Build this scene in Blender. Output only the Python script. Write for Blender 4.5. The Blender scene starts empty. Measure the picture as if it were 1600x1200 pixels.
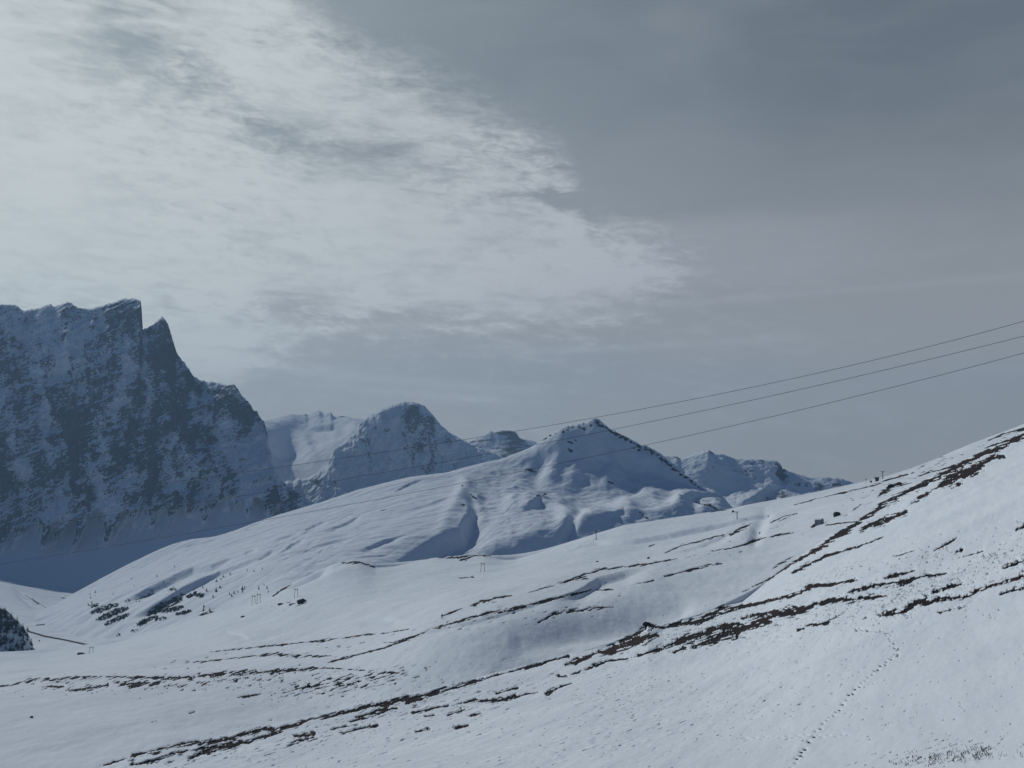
import bpy, bmesh, math, random
import numpy as np
from mathutils import Vector, Matrix

R = math.radians
scene = bpy.context.scene
col = scene.collection
random.seed(7)

# ------------------------------------------------------------------ camera
FPX = 1715.0                      # focal length in photo pixels (1600 wide)
PITCH = R(6.0)
cam_d = bpy.data.cameras.new('camera'); cam = bpy.data.objects.new('camera', cam_d); col.objects.link(cam)
cam_d.sensor_width = 36.0; cam_d.lens = 18.0 * FPX / 800.0
cam_d.clip_start = 0.1; cam_d.clip_end = 60000
cam.location = (0, 0, 0); cam.rotation_euler = (R(90) + PITCH, 0, 0)
scene.camera = cam

# ------------------------------------------------------------------ light and exposure
EXPO = 0.02
SUN_AZ = R(-42)                   # left of the view direction, in front of the camera
SUN_EL = R(33)
SUN = Vector((math.sin(SUN_AZ) * math.cos(SUN_EL), math.cos(SUN_AZ) * math.cos(SUN_EL), math.sin(SUN_EL)))
sl = bpy.data.lights.new('sun', 'SUN'); sl.energy = 2.35; sl.angle = R(1.5); sl.color = (0.98, 1.0, 0.965)
so = bpy.data.objects.new('sun', sl); col.objects.link(so)
so.rotation_euler = SUN.to_track_quat('Z', 'Y').to_euler()
scene.view_settings.view_transform = 'Standard'; scene.view_settings.look = 'None'
scene.view_settings.exposure = EXPO; scene.view_settings.gamma = 1.0
scene.render.engine = 'CYCLES'
scene.cycles.use_denoising = True
scene.cycles.max_bounces = 5; scene.cycles.diffuse_bounces = 3; scene.cycles.volume_bounces = 0
scene.cycles.sample_clamp_indirect = 4.0


def px_dir(px, py):
    """photo pixel -> (X/Y, Z/Y) of the world ray"""
    x = (px - 800.0) / FPX; y = -(py - 600.0) / FPX
    den = math.cos(PITCH) - y * math.sin(PITCH)
    return x / den, (math.sin(PITCH) + y * math.cos(PITCH)) / den


def to_px(X, Y, Z):
    f = Y * math.cos(PITCH) + Z * math.sin(PITCH)
    u = -Y * math.sin(PITCH) + Z * math.cos(PITCH)
    return 800 + FPX * X / f, 600 - FPX * u / f


# ------------------------------------------------------------------ node helpers
class NT:
    def __init__(self, tree):
        self.t = tree; self.n = tree.nodes; self.l = tree.links

    def new(self, kind, **kw):
        nd = self.n.new(kind)
        for k, v in kw.items():
            setattr(nd, k, v)
        return nd

    def put(self, sock, v):
        if isinstance(v, bpy.types.NodeSocket):
            self.l.new(v, sock)
        else:
            sock.default_value = v

    def math(self, op, a, b=0.0, c=0.0, clamp=False):
        m = self.new('ShaderNodeMath', operation=op, use_clamp=clamp)
        for i, v in enumerate((a, b, c)):
            self.put(m.inputs[i], v)
        return m.outputs[0]

    def smooth(self, v, lo, hi, a=0.0, b=1.0):
        m = self.new('ShaderNodeMapRange', interpolation_type='SMOOTHSTEP')
        self.put(m.inputs['Value'], v)
        for nm, q in (('From Min', lo), ('From Max', hi), ('To Min', a), ('To Max', b)):
            self.put(m.inputs[nm], q)
        return m.outputs[0]

    def mix(self, f, a, b):
        m = self.new('ShaderNodeMix', data_type='RGBA')
        self.put(m.inputs[0], f)
        self.put(m.inputs[6], a if isinstance(a, bpy.types.NodeSocket) else (*a, 1))
        self.put(m.inputs[7], b if isinstance(b, bpy.types.NodeSocket) else (*b, 1))
        return m.outputs[2]

    def noise(self, vec, scale, detail=4, rough=0.55, dist=0.0):
        m = self.new('ShaderNodeTexNoise')
        if vec is not None:
            self.l.new(vec, m.inputs['Vector'])
        m.inputs['Scale'].default_value = scale; m.inputs['Detail'].default_value = detail
        m.inputs['Roughness'].default_value = rough; m.inputs['Distortion'].default_value = dist
        return m.outputs['Fac']

    def xyz(self, x, y, z):
        m = self.new('ShaderNodeCombineXYZ')
        for i, v in enumerate((x, y, z)):
            self.put(m.inputs[i], v)
        return m.outputs[0]

    def curve(self, v, pts):
        """pts: x in 0..1, y in 0..1"""
        m = self.new('ShaderNodeFloatCurve')
        self.put(m.inputs['Value'], v)
        cu = m.mapping.curves[0]
        while len(cu.points) < len(pts):
            cu.points.new(0.5, 0.5)
        for p, (x, y) in zip(cu.points, pts):
            p.location = (x, y); p.handle_type = 'VECTOR'
        m.mapping.update()
        return m.outputs[0]


# ------------------------------------------------------------------ sky
world = bpy.data.worlds.new('World'); scene.world = world; world.use_nodes = True
w = NT(world.node_tree); w.n.clear()
SKY_K = 0.05
out = w.new('ShaderNodeOutputWorld'); bg = w.new('ShaderNodeBackground'); w.l.new(bg.outputs[0], out.inputs[0])
bg.inputs['Strength'].default_value = SKY_K
nish = w.new('ShaderNodeTexSky', sky_type='NISHITA')
nish.sun_disc = False; nish.sun_elevation = SUN_EL; nish.sun_rotation = SUN_AZ
nish.altitude = 2200; nish.air_density = 1.0; nish.dust_density = 0.4; nish.ozone_density = 1.0
tc = w.new('ShaderNodeTexCoord'); sp = w.new('ShaderNodeSeparateXYZ'); w.l.new(tc.outputs['Generated'], sp.inputs[0])
dx, dy, dz = sp.outputs
az = w.math('ARCTAN2', dx, dy)                     # 0 = straight ahead, positive to the right
el = w.math('ARCSINE', dz)


def az_of(px): return math.atan2((px - 800) / FPX, 1.0)
def el_of(px, py):
    a, e = px_dir(px, py)
    return math.atan2(e, math.sqrt(1 + a * a))


# curve domain: azimuth -0.8..0.8 -> 0..1 ; elevation 0..0.6 -> 0..1
nx = w.math('MULTIPLY_ADD', az, 1 / 1.6, 0.5)
def edge(pts):
    q = [((az_of(px)) / 1.6 + 0.5, el_of(px, py) / 0.6) for px, py in pts]
    q = [(0.0, q[0][1])] + q + [(1.0, q[-1][1])]
    return q


# wispy warp, stretched along the horizon
v1 = w.xyz(w.math('MULTIPLY', az, 7.0), w.math('MULTIPLY', el, 22.0), 0.0)
v2 = w.xyz(w.math('ADD', w.math('MULTIPLY', az, 16.0), w.math('MULTIPLY', el, 9.0)), w.math('MULTIPLY', el, 70.0), 3.7)
v3 = w.xyz(w.math('MULTIPLY', az, 3.0), w.math('MULTIPLY', el, 8.0), 9.1)
n1 = w.noise(v1, 1.0, 6, 0.6, 0.6)
n2 = w.noise(v2, 1.0, 6, 0.62, 0.9)
n3 = w.noise(v3, 1.0, 3, 0.5, 0.4)
v4 = w.xyz(w.math('ADD', w.math('MULTIPLY', az, 34.0), w.math('MULTIPLY', el, 22.0)), w.math('MULTIPLY', el, 95.0), 1.3)
n4 = w.noise(v4, 1.0, 5, 0.6, 0.5)
c1 = w.math('SUBTRACT', n1, 0.5); c2 = w.math('SUBTRACT', n2, 0.5); c3 = w.math('SUBTRACT', n3, 0.5); c4 = w.math('SUBTRACT', n4, 0.5)
nxw = w.math('MULTIPLY_ADD', c1, 0.05, w.math('MULTIPLY_ADD', c2, 0.02, nx))
elw = w.math('MULTIPLY_ADD', c1, 0.045, w.math('MULTIPLY_ADD', c2, 0.022, el))
eln = w.math('MULTIPLY', elw, 1 / 0.6)
up1 = w.curve(nxw, edge([(380, -160), (480, -10), (520, 40), (640, 98), (740, 158), (850, 200), (890, 240), (905, 270), (925, 330), (1000, 352), (1090, 402), (1130, 470), (1180, 560)]))
lo1 = w.curve(nxw, edge([(-50, 760), (230, 700), (420, 560), (540, 490), (640, 485), (760, 502), (870, 510), (960, 500), (1050, 445), (1120, 400)]))
a_up = w.smooth(w.math('SUBTRACT', up1, eln), -0.07, 0.115)
a_lo = w.smooth(w.math('SUBTRACT', eln, lo1), -0.07, 0.06)
bright = w.math('MULTIPLY', a_up, a_lo)
# gap of thinner cloud inside the bright sheet, and one notch at its right edge
def blob(px, py, rx, ry, rot=0.0):
    a0 = az_of(px); e0 = el_of(px, py)
    u = w.math('SUBTRACT', az, a0); v = w.math('SUBTRACT', elw, e0)
    cu, su = math.cos(rot), math.sin(rot)
    uu = w.math('ADD', w.math('MULTIPLY', u, cu), w.math('MULTIPLY', v, su))
    vv = w.math('SUBTRACT', w.math('MULTIPLY', v, cu), w.math('MULTIPLY', u, su))
    q = w.math('ADD', w.math('POWER', w.math('ABSOLUTE', w.math('MULTIPLY', uu, FPX / rx)), 2.0),
               w.math('POWER', w.math('ABSOLUTE', w.math('MULTIPLY', vv, FPX / ry)), 2.0))
    return w.math('POWER', 2.718, w.math('MULTIPLY', q, -1.0))
gap = w.math('MULTIPLY', blob(560, 240, 190, 42, -0.12), 0.52)
gap = w.math('ADD', gap, w.math('MULTIPLY', blob(170, 60, 90, 90, -0.3), 0.45))
gap = w.math('ADD', gap, w.math('MULTIPLY', blob(430, 490, 130, 26, 0.0), 0.5))
gap = w.math('ADD', gap, w.math('MULTIPLY', blob(860, 312, 70, 14, 0.0), 0.8))
gap = w.math('ADD', gap, w.math('MULTIPLY', blob(300, 120, 160, 40, -0.5), 0.35))
v5 = w.xyz(w.math('ADD', w.math('MULTIPLY', az, 60.0), w.math('MULTIPLY', el, 34.0)), w.math('MULTIPLY', el, 165.0), 6.3)
n5 = w.noise(v5, 1.0, 5, 0.62, 0.8); c5 = w.math('SUBTRACT', n5, 0.5)
patch = w.smooth(n3, 0.38, 0.62)                   # ripples are strong in some parts of the sheet, faint in others
fine = w.math('MULTIPLY', w.math('ADD', w.math('MULTIPLY', c4, 1.1), w.math('MULTIPLY', c5, 1.0)), w.math('MULTIPLY_ADD', patch, 0.9, 0.45))
wisp = w.math('ADD', w.math('MULTIPLY', c2, 1.1), w.math('ADD', fine, w.math('MULTIPLY', c1, 1.1)))
dens = w.math('SUBTRACT', w.math('ADD', w.math('MULTIPLY', bright, 0.98), w.math('MULTIPLY', wisp, w.math('MULTIPLY_ADD', bright, 0.85, 0.0))), w.math('MULTIPLY', gap, w.math('MULTIPLY_ADD', wisp, -0.8, 1.0)))
edge_r = w.math('MULTIPLY', w.math('MULTIPLY', bright, w.math('SUBTRACT', 1.0, bright)), w.math('MULTIPLY', wisp, 2.6))   # torn, feathered margin
dens = w.smooth(w.math('ADD', dens, edge_r), 0.0, 1.2)
# veil colours: bright towards the sun on the left, grey-blue to the right
lr = w.smooth(az, -0.50, 0.36)
def S(r, g, b):
    f = lambda c: ((c / 255) / 12.92 if c / 255 < 0.04045 else ((c / 255 + 0.055) / 1.055) ** 2.4) / SKY_K / 2 ** EXPO
    return (f(r), f(g), f(b))
hi = w.smooth(el, 0.10, 0.40)
base_lo = w.mix(lr, S(180, 186, 187), S(164, 166, 164))
base_hi = w.mix(lr, S(160, 170, 174), S(106, 115, 122))
base = w.mix(hi, base_lo, base_hi)
cloud = w.mix(lr, S(214, 222, 221), S(184, 187, 192))
# soft lighter bands low in the sky on the right
band = w.math('MULTIPLY', w.smooth(elw, el_of(1300, 470), el_of(1300, 400)), w.smooth(elw, el_of(1300, 310), el_of(1300, 350)))
band = w.math('MULTIPLY', band, w.smooth(az, az_of(1650), az_of(1150)))
band = w.math('MULTIPLY', band, w.smooth(az, az_of(850), az_of(1000)))
# thin streaks
def streak(p0, p1, wd, amp):
    (xa, ya), (xb, yb) = p0, p1
    a0, e0, a1, e1 = az_of(xa), el_of(xa, ya), az_of(xb), el_of(xb, yb)
    k = (e1 - e0) / (a1 - a0)
    line = w.math('SUBTRACT', w.math('MULTIPLY_ADD', c3, 0.012, el), w.math('MULTIPLY_ADD', w.math('SUBTRACT', az, a0), k, e0))
    line = w.math('MULTIPLY', line, FPX / wd)
    g = w.math('POWER', 2.718, w.math('MULTIPLY', w.math('MULTIPLY', line, line), -1.0))
    m = w.math('MULTIPLY', w.smooth(az, a0, a0 + 0.08), w.smooth(az, a1, a1 - 0.08))
    return w.math('MULTIPLY', w.math('MULTIPLY', g, m), amp)
st = streak((950, 478), (1720, 418), 6, 0.20)
st = w.math('ADD', st, streak((700, 548), (1330, 522), 6, 0.22))
st = w.math('ADD', st, streak((300, 560), (900, 612), 9, 0.25))
st = w.math('ADD', st, streak((350, 520), (760, 500), 8, 0.2))
st = w.math('ADD', st, streak((480, 600), (900, 632), 6, 0.25))
st = w.math('ADD', st, w.math('MULTIPLY', band, 0.26))
low = w.math('MULTIPLY', w.smooth(el, 0.30, 0.12), w.math('MULTIPLY', w.smooth(wisp, -0.1, 0.6), 0.34))
dens2 = w.math('ADD', w.math('ADD', dens, st), low, clamp=True)
# broad patchiness of the veil
base = w.mix(w.math('MULTIPLY', w.smooth(c3, -0.02, 0.22), 0.35), base, w.mix(lr, S(180, 187, 190), S(142, 149, 155)))
base = w.mix(w.math('MULTIPLY', w.smooth(n1, 0.42, 0.7), 0.12), base, w.mix(lr, S(187, 191, 195), S(154, 159, 164)))
veil = w.mix(dens2, base, cloud)
# the veil covers the sky ahead; overhead and behind it is clear blue
front = w.math('MULTIPLY', w.smooth(w.math('ABSOLUTE', az), 0.95, 0.5), w.smooth(el, 0.75, 0.45))
front = w.math('MULTIPLY', front, 0.95)
clear = w.new('ShaderNodeMix', data_type='RGBA', blend_type='MULTIPLY'); clear.inputs[0].default_value = 1.0
w.l.new(nish.outputs[0], clear.inputs[6]); clear.inputs[7].default_value = (0.45, 0.62, 0.90, 1)     # deep blue high-alpine sky
w.l.new(w.mix(front, clear.outputs[2], veil), bg.inputs['Color'])

# ------------------------------------------------------------------ numpy noise
_rng = np.random.RandomState(11)
_perm = _rng.permutation(256); _perm = np.concatenate([_perm, _perm, _perm])
_ga = _rng.rand(256) * 2 * np.pi
_gx, _gy = np.cos(_ga), np.sin(_ga)


def perlin(x, y):
    x = np.asarray(x, float); y = np.asarray(y, float)
    xi = np.floor(x).astype(np.int64); yi = np.floor(y).astype(np.int64)
    xf = x - xi; yf = y - yi
    xi &= 255; yi &= 255
    u = xf * xf * xf * (xf * (xf * 6 - 15) + 10); v = yf * yf * yf * (yf * (yf * 6 - 15) + 10)

    def g(ix, iy, fx, fy):
        h = _perm[_perm[ix] + iy] & 255
        return _gx[h] * fx + _gy[h] * fy
    n00 = g(xi, yi, xf, yf); n10 = g(xi + 1, yi, xf - 1, yf)
    n01 = g(xi, yi + 1, xf, yf - 1); n11 = g(xi + 1, yi + 1, xf - 1, yf - 1)
    a = n00 + u * (n10 - n00); b = n01 + u * (n11 - n01)
    return (a + v * (b - a)) * 1.5


def fbm(x, y, octv=5, gain=0.5, lac=2.03):
    s = 0; amp = 1; tot = 0
    for i in range(octv):
        s = s + amp * perlin(x + 17.3 * i, y - 9.7 * i); tot += amp
        amp *= gain; x = x * lac; y = y * lac
    return s / tot


def ridged(x, y, octv=5, gain=0.5, lac=2.05):
    s = 0; amp = 1; tot = 0
    for i in range(octv):
        s = s + amp * (1 - 2 * np.abs(perlin(x + 31.1 * i, y + 5.3 * i))); tot += amp
        amp *= gain; x = x * lac; y = y * lac
    return s / tot


def sstep(lo, hi, v):
    t = np.clip((v - lo) / (hi - lo), 0, 1)
    return t * t * (3 - 2 * t)


# ------------------------------------------------------------------ terrain builder
def curve_pts(pts):
    q = []
    for p in pts:
        a, e = px_dir(p[0], p[1]); q.append((a, e, p[2]))
    q.sort()
    return np.array(q)


def gsmooth(arr, k):
    if k < 1:
        return arr
    r = int(3 * k); t = np.arange(-r, r + 1); g = np.exp(-0.5 * (t / k) ** 2); g /= g.sum()
    pad = np.concatenate([np.full(r, arr[0]), arr, np.full(r, arr[-1])])
    return np.convolve(pad, g, 'valid')


def profile(Yk, Zk, segs, crest):
    """smooth cubic through the control curves of every column"""
    K = Yk.shape[0]
    h = np.diff(Yk, axis=0); dlt = np.diff(Zk, axis=0) / h
    m = np.zeros_like(Zk)
    m[0] = dlt[0]; m[-1] = dlt[-1]
    for k in range(1, K - 1):
        m[k] = (h[k - 1] * dlt[k - 1] + h[k] * dlt[k]) / (h[k - 1] + h[k])
        if k == crest:
            m[k] = 0.35 * dlt[k - 1]
    rowsY, rowsZ = [], []
    for k in range(K - 1):
        n = segs[k]
        for i in range(n + (1 if k == K - 2 else 0)):
            f = i / n
            Y = 1 / ((1 - f) / Yk[k] + f / Yk[k + 1])
            t = (Y - Yk[k]) / h[k]
            Z = ((2 * t ** 3 - 3 * t ** 2 + 1) * Zk[k] + (t ** 3 - 2 * t ** 2 + t) * h[k] * m[k]
                 + (-2 * t ** 3 + 3 * t ** 2) * Zk[k + 1] + (t ** 3 - t ** 2) * h[k] * m[k + 1])
            rowsY.append(Y); rowsZ.append(Z)
    return np.array(rowsY), np.array(rowsZ)


def polydist(PX, PY, poly, margin):
    """distance of the points near a polyline (x, y, value): index, distance, side (+ = below), value, along"""
    P = np.array(poly, float)
    x0, x1 = P[:, 0].min() - margin, P[:, 0].max() + margin
    y0, y1 = P[:, 1].min() - margin, P[:, 1].max() + margin
    idx = np.nonzero((PX > x0) & (PX < x1) & (PY > y0) & (PY < y1))[0]
    X = PX[idx]; Yp = PY[idx]
    best = np.full(len(idx), 1e9); side = np.zeros(len(idx)); val = np.zeros(len(idx)); end = np.zeros(len(idx))
    L = 0.0
    tot = np.hypot(np.diff(P[:, 0]), np.diff(P[:, 1])).sum()
    for i in range(len(P) - 1):
        ax, ay, av = P[i]; bx, by, bv = P[i + 1]
        ux, uy = bx - ax, by - ay; l2 = ux * ux + uy * uy + 1e-9
        t = np.clip(((X - ax) * ux + (Yp - ay) * uy) / l2, 0, 1)
        d = np.hypot(X - ax - t * ux, Yp - ay - t * uy)
        cr = ux * (Yp - ay) - uy * (X - ax)
        q = d < best
        best = np.where(q, d, best); side = np.where(q, np.sign(cr), side); val = np.where(q, av + t * (bv - av), val)
        s = L + t * math.sqrt(l2)
        end = np.where(q, np.minimum(s, tot - s), end)
        L += math.sqrt(l2)
    return idx, best, side, val, end


class Layer:
    def __init__(self, name, curves, px0, px1, ncol, segs, smooth=None, back=None, soft=0, fall=14, wings=0):
        self.name = name
        a0 = px_dir(px0, 780)[0]; a1 = px_dir(px1, 780)[0]
        a = np.linspace(a0, a1, ncol)
        if wings:
            g = np.cumsum((a[1] - a[0]) * 1.09 ** np.arange(1, wings))
            a = np.concatenate([(a0 - g)[::-1], a, a1 + g])
        Yk, Zk = [], []
        smooth = smooth or [0] * len(curves)
        for cu, sm in zip(curves, smooth):
            q = curve_pts(cu) if not isinstance(cu, np.ndarray) else cu
            e = np.interp(a, q[:, 0], q[:, 1]); Y = np.interp(a, q[:, 0], q[:, 2])
            Y = gsmooth(Y, max(sm, 10))
            if soft:
                Y = gsmooth(Y, soft)
            if soft and cu is curves[-1]:
                e_raw = gsmooth(e, sm); e = gsmooth(e, soft)
            else:
                e = gsmooth(e, sm)
            Yk.append(Y); Zk.append(e * Y)
        for i in range(1, len(Yk)):
            Yk[i] = np.maximum(Yk[i], Yk[i - 1] + 5)
        self.crest_k = len(Yk) - 1
        for dY, dZ in (back or []):
            Yk.append(Yk[self.crest_k] + dY); Zk.append(Zk[self.crest_k] - dZ)
        self.ncrest = sum(segs[:self.crest_k]) + 1
        Y, Z = profile(np.array(Yk), np.array(Zk), segs, self.crest_k)
        if soft:
            # the fine outline of the crest only shapes the last metres below it
            rr = np.arange(Y.shape[0])[:, None] - (self.ncrest - 1)
            wgt = np.where(rr <= 0, np.exp(rr / float(fall)), np.exp(-rr / 4.0))
            Z = Z + wgt * ((e_raw - e) * Y[self.ncrest - 1])[None, :]
        self.Y, self.Z = Y, Z
        self.A = np.broadcast_to(a, Y.shape).copy()
        self.X = self.A * Y
        self.PX, self.PY = to_px(self.X, self.Y, self.Z)
        self.attr = {}

    def reproject(self):
        self.PX, self.PY = to_px(self.X, self.Y, self.Z)

    def scarp(self, poly, wpx, sharp=1.2):
        """poly (x, y, drop in m): the ground drops just below the line, then recovers over wpx"""
        z = self.Z.ravel()
        idx, d, side, h, end = polydist(self.PX.ravel(), self.PY.ravel(), poly, wpx * 2.5)
        taper = sstep(0, 0.6 * max(end.max(), 1e-6), end)
        s = d * side
        f = sstep(-sharp, sharp, s) * np.exp(-(np.maximum(s, 0) / wpx) ** 2)
        f *= np.where(end <= 0.01, np.exp(-(d / wpx) ** 2), 1)
        z[idx] -= h * f * taper
        self.Z = z.reshape(self.Z.shape)

    def bump(self, poly, wpx):
        """poly (x, y, height in m): a rounded rib (or trench when negative)"""
        z = self.Z.ravel()
        idx, d, side, h, end = polydist(self.PX.ravel(), self.PY.ravel(), poly, wpx * 3)
        z[idx] += h * np.exp(-(d / wpx) ** 2)
        self.Z = z.reshape(self.Z.shape)

    def slope(self):
        """unit normals of the grid"""
        dXi = np.gradient(self.X, axis=1); dYi = np.gradient(self.Y, axis=1); dZi = np.gradient(self.Z, axis=1)
        dXj = np.gradient(self.X, axis=0); dYj = np.gradient(self.Y, axis=0); dZj = np.gradient(self.Z, axis=0)
        nx_ = dYi * dZj - dZi * dYj; ny_ = dZi * dXj - dXi * dZj; nz_ = dXi * dYj - dYi * dXj
        l = np.sqrt(nx_ ** 2 + ny_ ** 2 + nz_ ** 2) + 1e-12
        s = np.sign(nz_)
        return nx_ / l * s, ny_ / l * s, nz_ / l * s

    def build(self, material, kind='structure'):
        nr, nc = self.Y.shape
        co = np.stack([self.X, self.Y, self.Z], axis=-1).reshape(-1, 3).astype(np.float32)
        me = bpy.data.meshes.new(self.name)
        i = np.arange(nr - 1)[:, None] * nc + np.arange(nc - 1)[None, :]
        quads = np.stack([i, i + 1, i + nc + 1, i + nc], axis=-1).reshape(-1, 4)
        me.vertices.add(len(co)); me.vertices.foreach_set('co', co.ravel())
        me.loops.add(quads.size); me.loops.foreach_set('vertex_index', quads.ravel().astype(np.int32))
        me.polygons.add(len(quads))
        me.polygons.foreach_set('loop_start', np.arange(0, quads.size, 4, dtype=np.int32))
        me.polygons.foreach_set('use_smooth', np.ones(len(quads), dtype=bool))
        me.update(calc_edges=True)
        for k, v in self.attr.items():
            at = me.attributes.new(k, 'FLOAT', 'POINT'); at.data.foreach_set('value', v.ravel().astype(np.float32))
        me.materials.append(material)
        o = bpy.data.objects.new(self.name, me); col.objects.link(o); o['kind'] = kind
        self.vPX, self.vPY = to_px(self.X[:self.ncrest], self.Y[:self.ncrest], self.Z[:self.ncrest])
        return o

    def at(self, px, py):
        """world point of this ground seen at a photo pixel (first surface met)"""
        d = (self.vPX - px) ** 2 + (self.vPY - py) ** 2
        k = np.unravel_index(np.argmin(d), d.shape)
        return Vector((float(self.X[k]), float(self.Y[k]), float(self.Z[k])))


# ------------------------------------------------------------------ materials
def mat(name):
    m = bpy.data.materials.new(name); m.use_nodes = True
    t = NT(m.node_tree); t.n.clear()
    o = t.new('ShaderNodeOutputMaterial'); b = t.new('ShaderNodeBsdfPrincipled')
    t.l.new(b.outputs[0], o.inputs['Surface'])
    return m, t, b


def snow_material(name, soil=True, bump_scale=0.6, bump_dist=0.25, detail=True):
    m, t, b = mat(name)
    geo = t.new('ShaderNodeNewGeometry'); pos = geo.outputs['Position']
    at = t.new('ShaderNodeAttribute', attribute_name='bare')  # soil cover; also carries shade painted into footprints and one road cut
    n = t.noise(pos, 0.9, 5, 0.65)
    nb = t.noise(pos, 0.05, 3, 0.5)
    f = t.math('ADD', at.outputs['Fac'], t.math('MULTIPLY', t.math('SUBTRACT', n, 0.5), 0.7))
    f = t.smooth(f, 0.36, 0.66)
    f = t.math('MULTIPLY', f, t.smooth(at.outputs['Fac'], 0.02, 0.2))
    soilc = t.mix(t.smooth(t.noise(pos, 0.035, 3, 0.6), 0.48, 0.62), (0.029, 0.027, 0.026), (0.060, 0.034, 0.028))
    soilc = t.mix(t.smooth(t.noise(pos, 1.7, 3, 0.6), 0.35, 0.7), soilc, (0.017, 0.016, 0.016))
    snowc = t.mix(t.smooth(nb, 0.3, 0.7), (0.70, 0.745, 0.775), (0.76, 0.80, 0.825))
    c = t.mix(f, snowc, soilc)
    t.l.new(c, b.inputs['Base Color'])
    b.inputs['Roughness'].default_value = 0.9; b.inputs['Specular IOR Level'].default_value = 0.03
    bp = t.new('ShaderNodeBump'); bp.inputs['Strength'].default_value = 0.6; bp.inputs['Distance'].default_value = bump_dist
    t.l.new(t.noise(pos, bump_scale, 6, 0.62, 0.4), bp.inputs['Height']); t.l.new(bp.outputs[0], b.inputs['Normal'])
    return m


def rock_material(name, scale=0.02, rockc=(0.055, 0.056, 0.060), rock2=(0.11, 0.11, 0.115)):
    m, t, b = mat(name)
    geo = t.new('ShaderNodeNewGeometry'); pos = geo.outputs['Position']
    at = t.new('ShaderNodeAttribute', attribute_name='rock')
    n = t.noise(pos, scale, 6, 0.68, 0.6)
    f = t.smooth(t.math('ADD', at.outputs['Fac'], t.math('MULTIPLY', t.math('SUBTRACT', n, 0.5), 0.9)), 0.42, 0.60)
    rc = t.mix(t.smooth(t.noise(pos, scale * 0.4, 4, 0.6), 0.35, 0.65), rockc, rock2)
    t.l.new(t.mix(f, (0.74, 0.78, 0.805), rc), b.inputs['Base Color'])
    b.inputs['Roughness'].default_value = 0.95; b.inputs['Specular IOR Level'].default_value = 0.03
    bp = t.new('ShaderNodeBump'); bp.inputs['Strength'].default_value = 0.5; bp.inputs['Distance'].default_value = 6.0
    t.l.new(t.noise(pos, scale * 1.5, 6, 0.65, 0.3), bp.inputs['Height']); t.l.new(bp.outputs[0], b.inputs['Normal'])
    return m


def plain(name, c, c2=None, scale=2.0, rough=0.7, metal=0.0):
    m, t, b = mat(name)
    tcn = t.new('ShaderNodeTexCoord')
    c2 = c2 or tuple(x * 0.6 for x in c)
    t.l.new(t.mix(t.smooth(t.noise(tcn.outputs['Object'], scale, 4, 0.6), 0.35, 0.65), c, c2), b.inputs['Base Color'])
    b.inputs['Specular IOR Level'].default_value = 0.1
    b.inputs['Roughness'].default_value = rough; b.inputs['Metallic'].default_value = metal
    return m


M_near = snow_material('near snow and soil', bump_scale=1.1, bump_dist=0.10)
M_slope = snow_material('mid snow and soil', bump_scale=0.25, bump_dist=0.35)
M_hill = snow_material('hill snow', bump_scale=0.03, bump_dist=2.0)
M_cliff = rock_material('cliff rock and snow', 0.016, (0.034, 0.036, 0.040), (0.075, 0.076, 0.080))
M_far = rock_material('far rock and snow', 0.010)

# ------------------------------------------------------------------ ground sheet under everything
def ground_sheet():
    bm = bmesh.new()
    n = 40; S_ = 8800
    vs = [[bm.verts.new((-S_ + 2 * S_ * i / n, -2400 + 12000 * j / n, -430 + 12 * math.sin(i * 1.3 + j * 0.7))) for i in range(n + 1)] for j in range(n + 1)]
    for j in range(n):
        for i in range(n):
            bm.faces.new((vs[j][i], vs[j][i + 1], vs[j + 1][i + 1], vs[j + 1][i]))
    me = bpy.data.meshes.new('ground'); bm.to_mesh(me); bm.free()
    for p in me.polygons: p.use_smooth = True
    me.materials.append(M_hill)
    o = bpy.data.objects.new('ground', me); col.objects.link(o); o['kind'] = 'structure'
ground_sheet()

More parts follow.
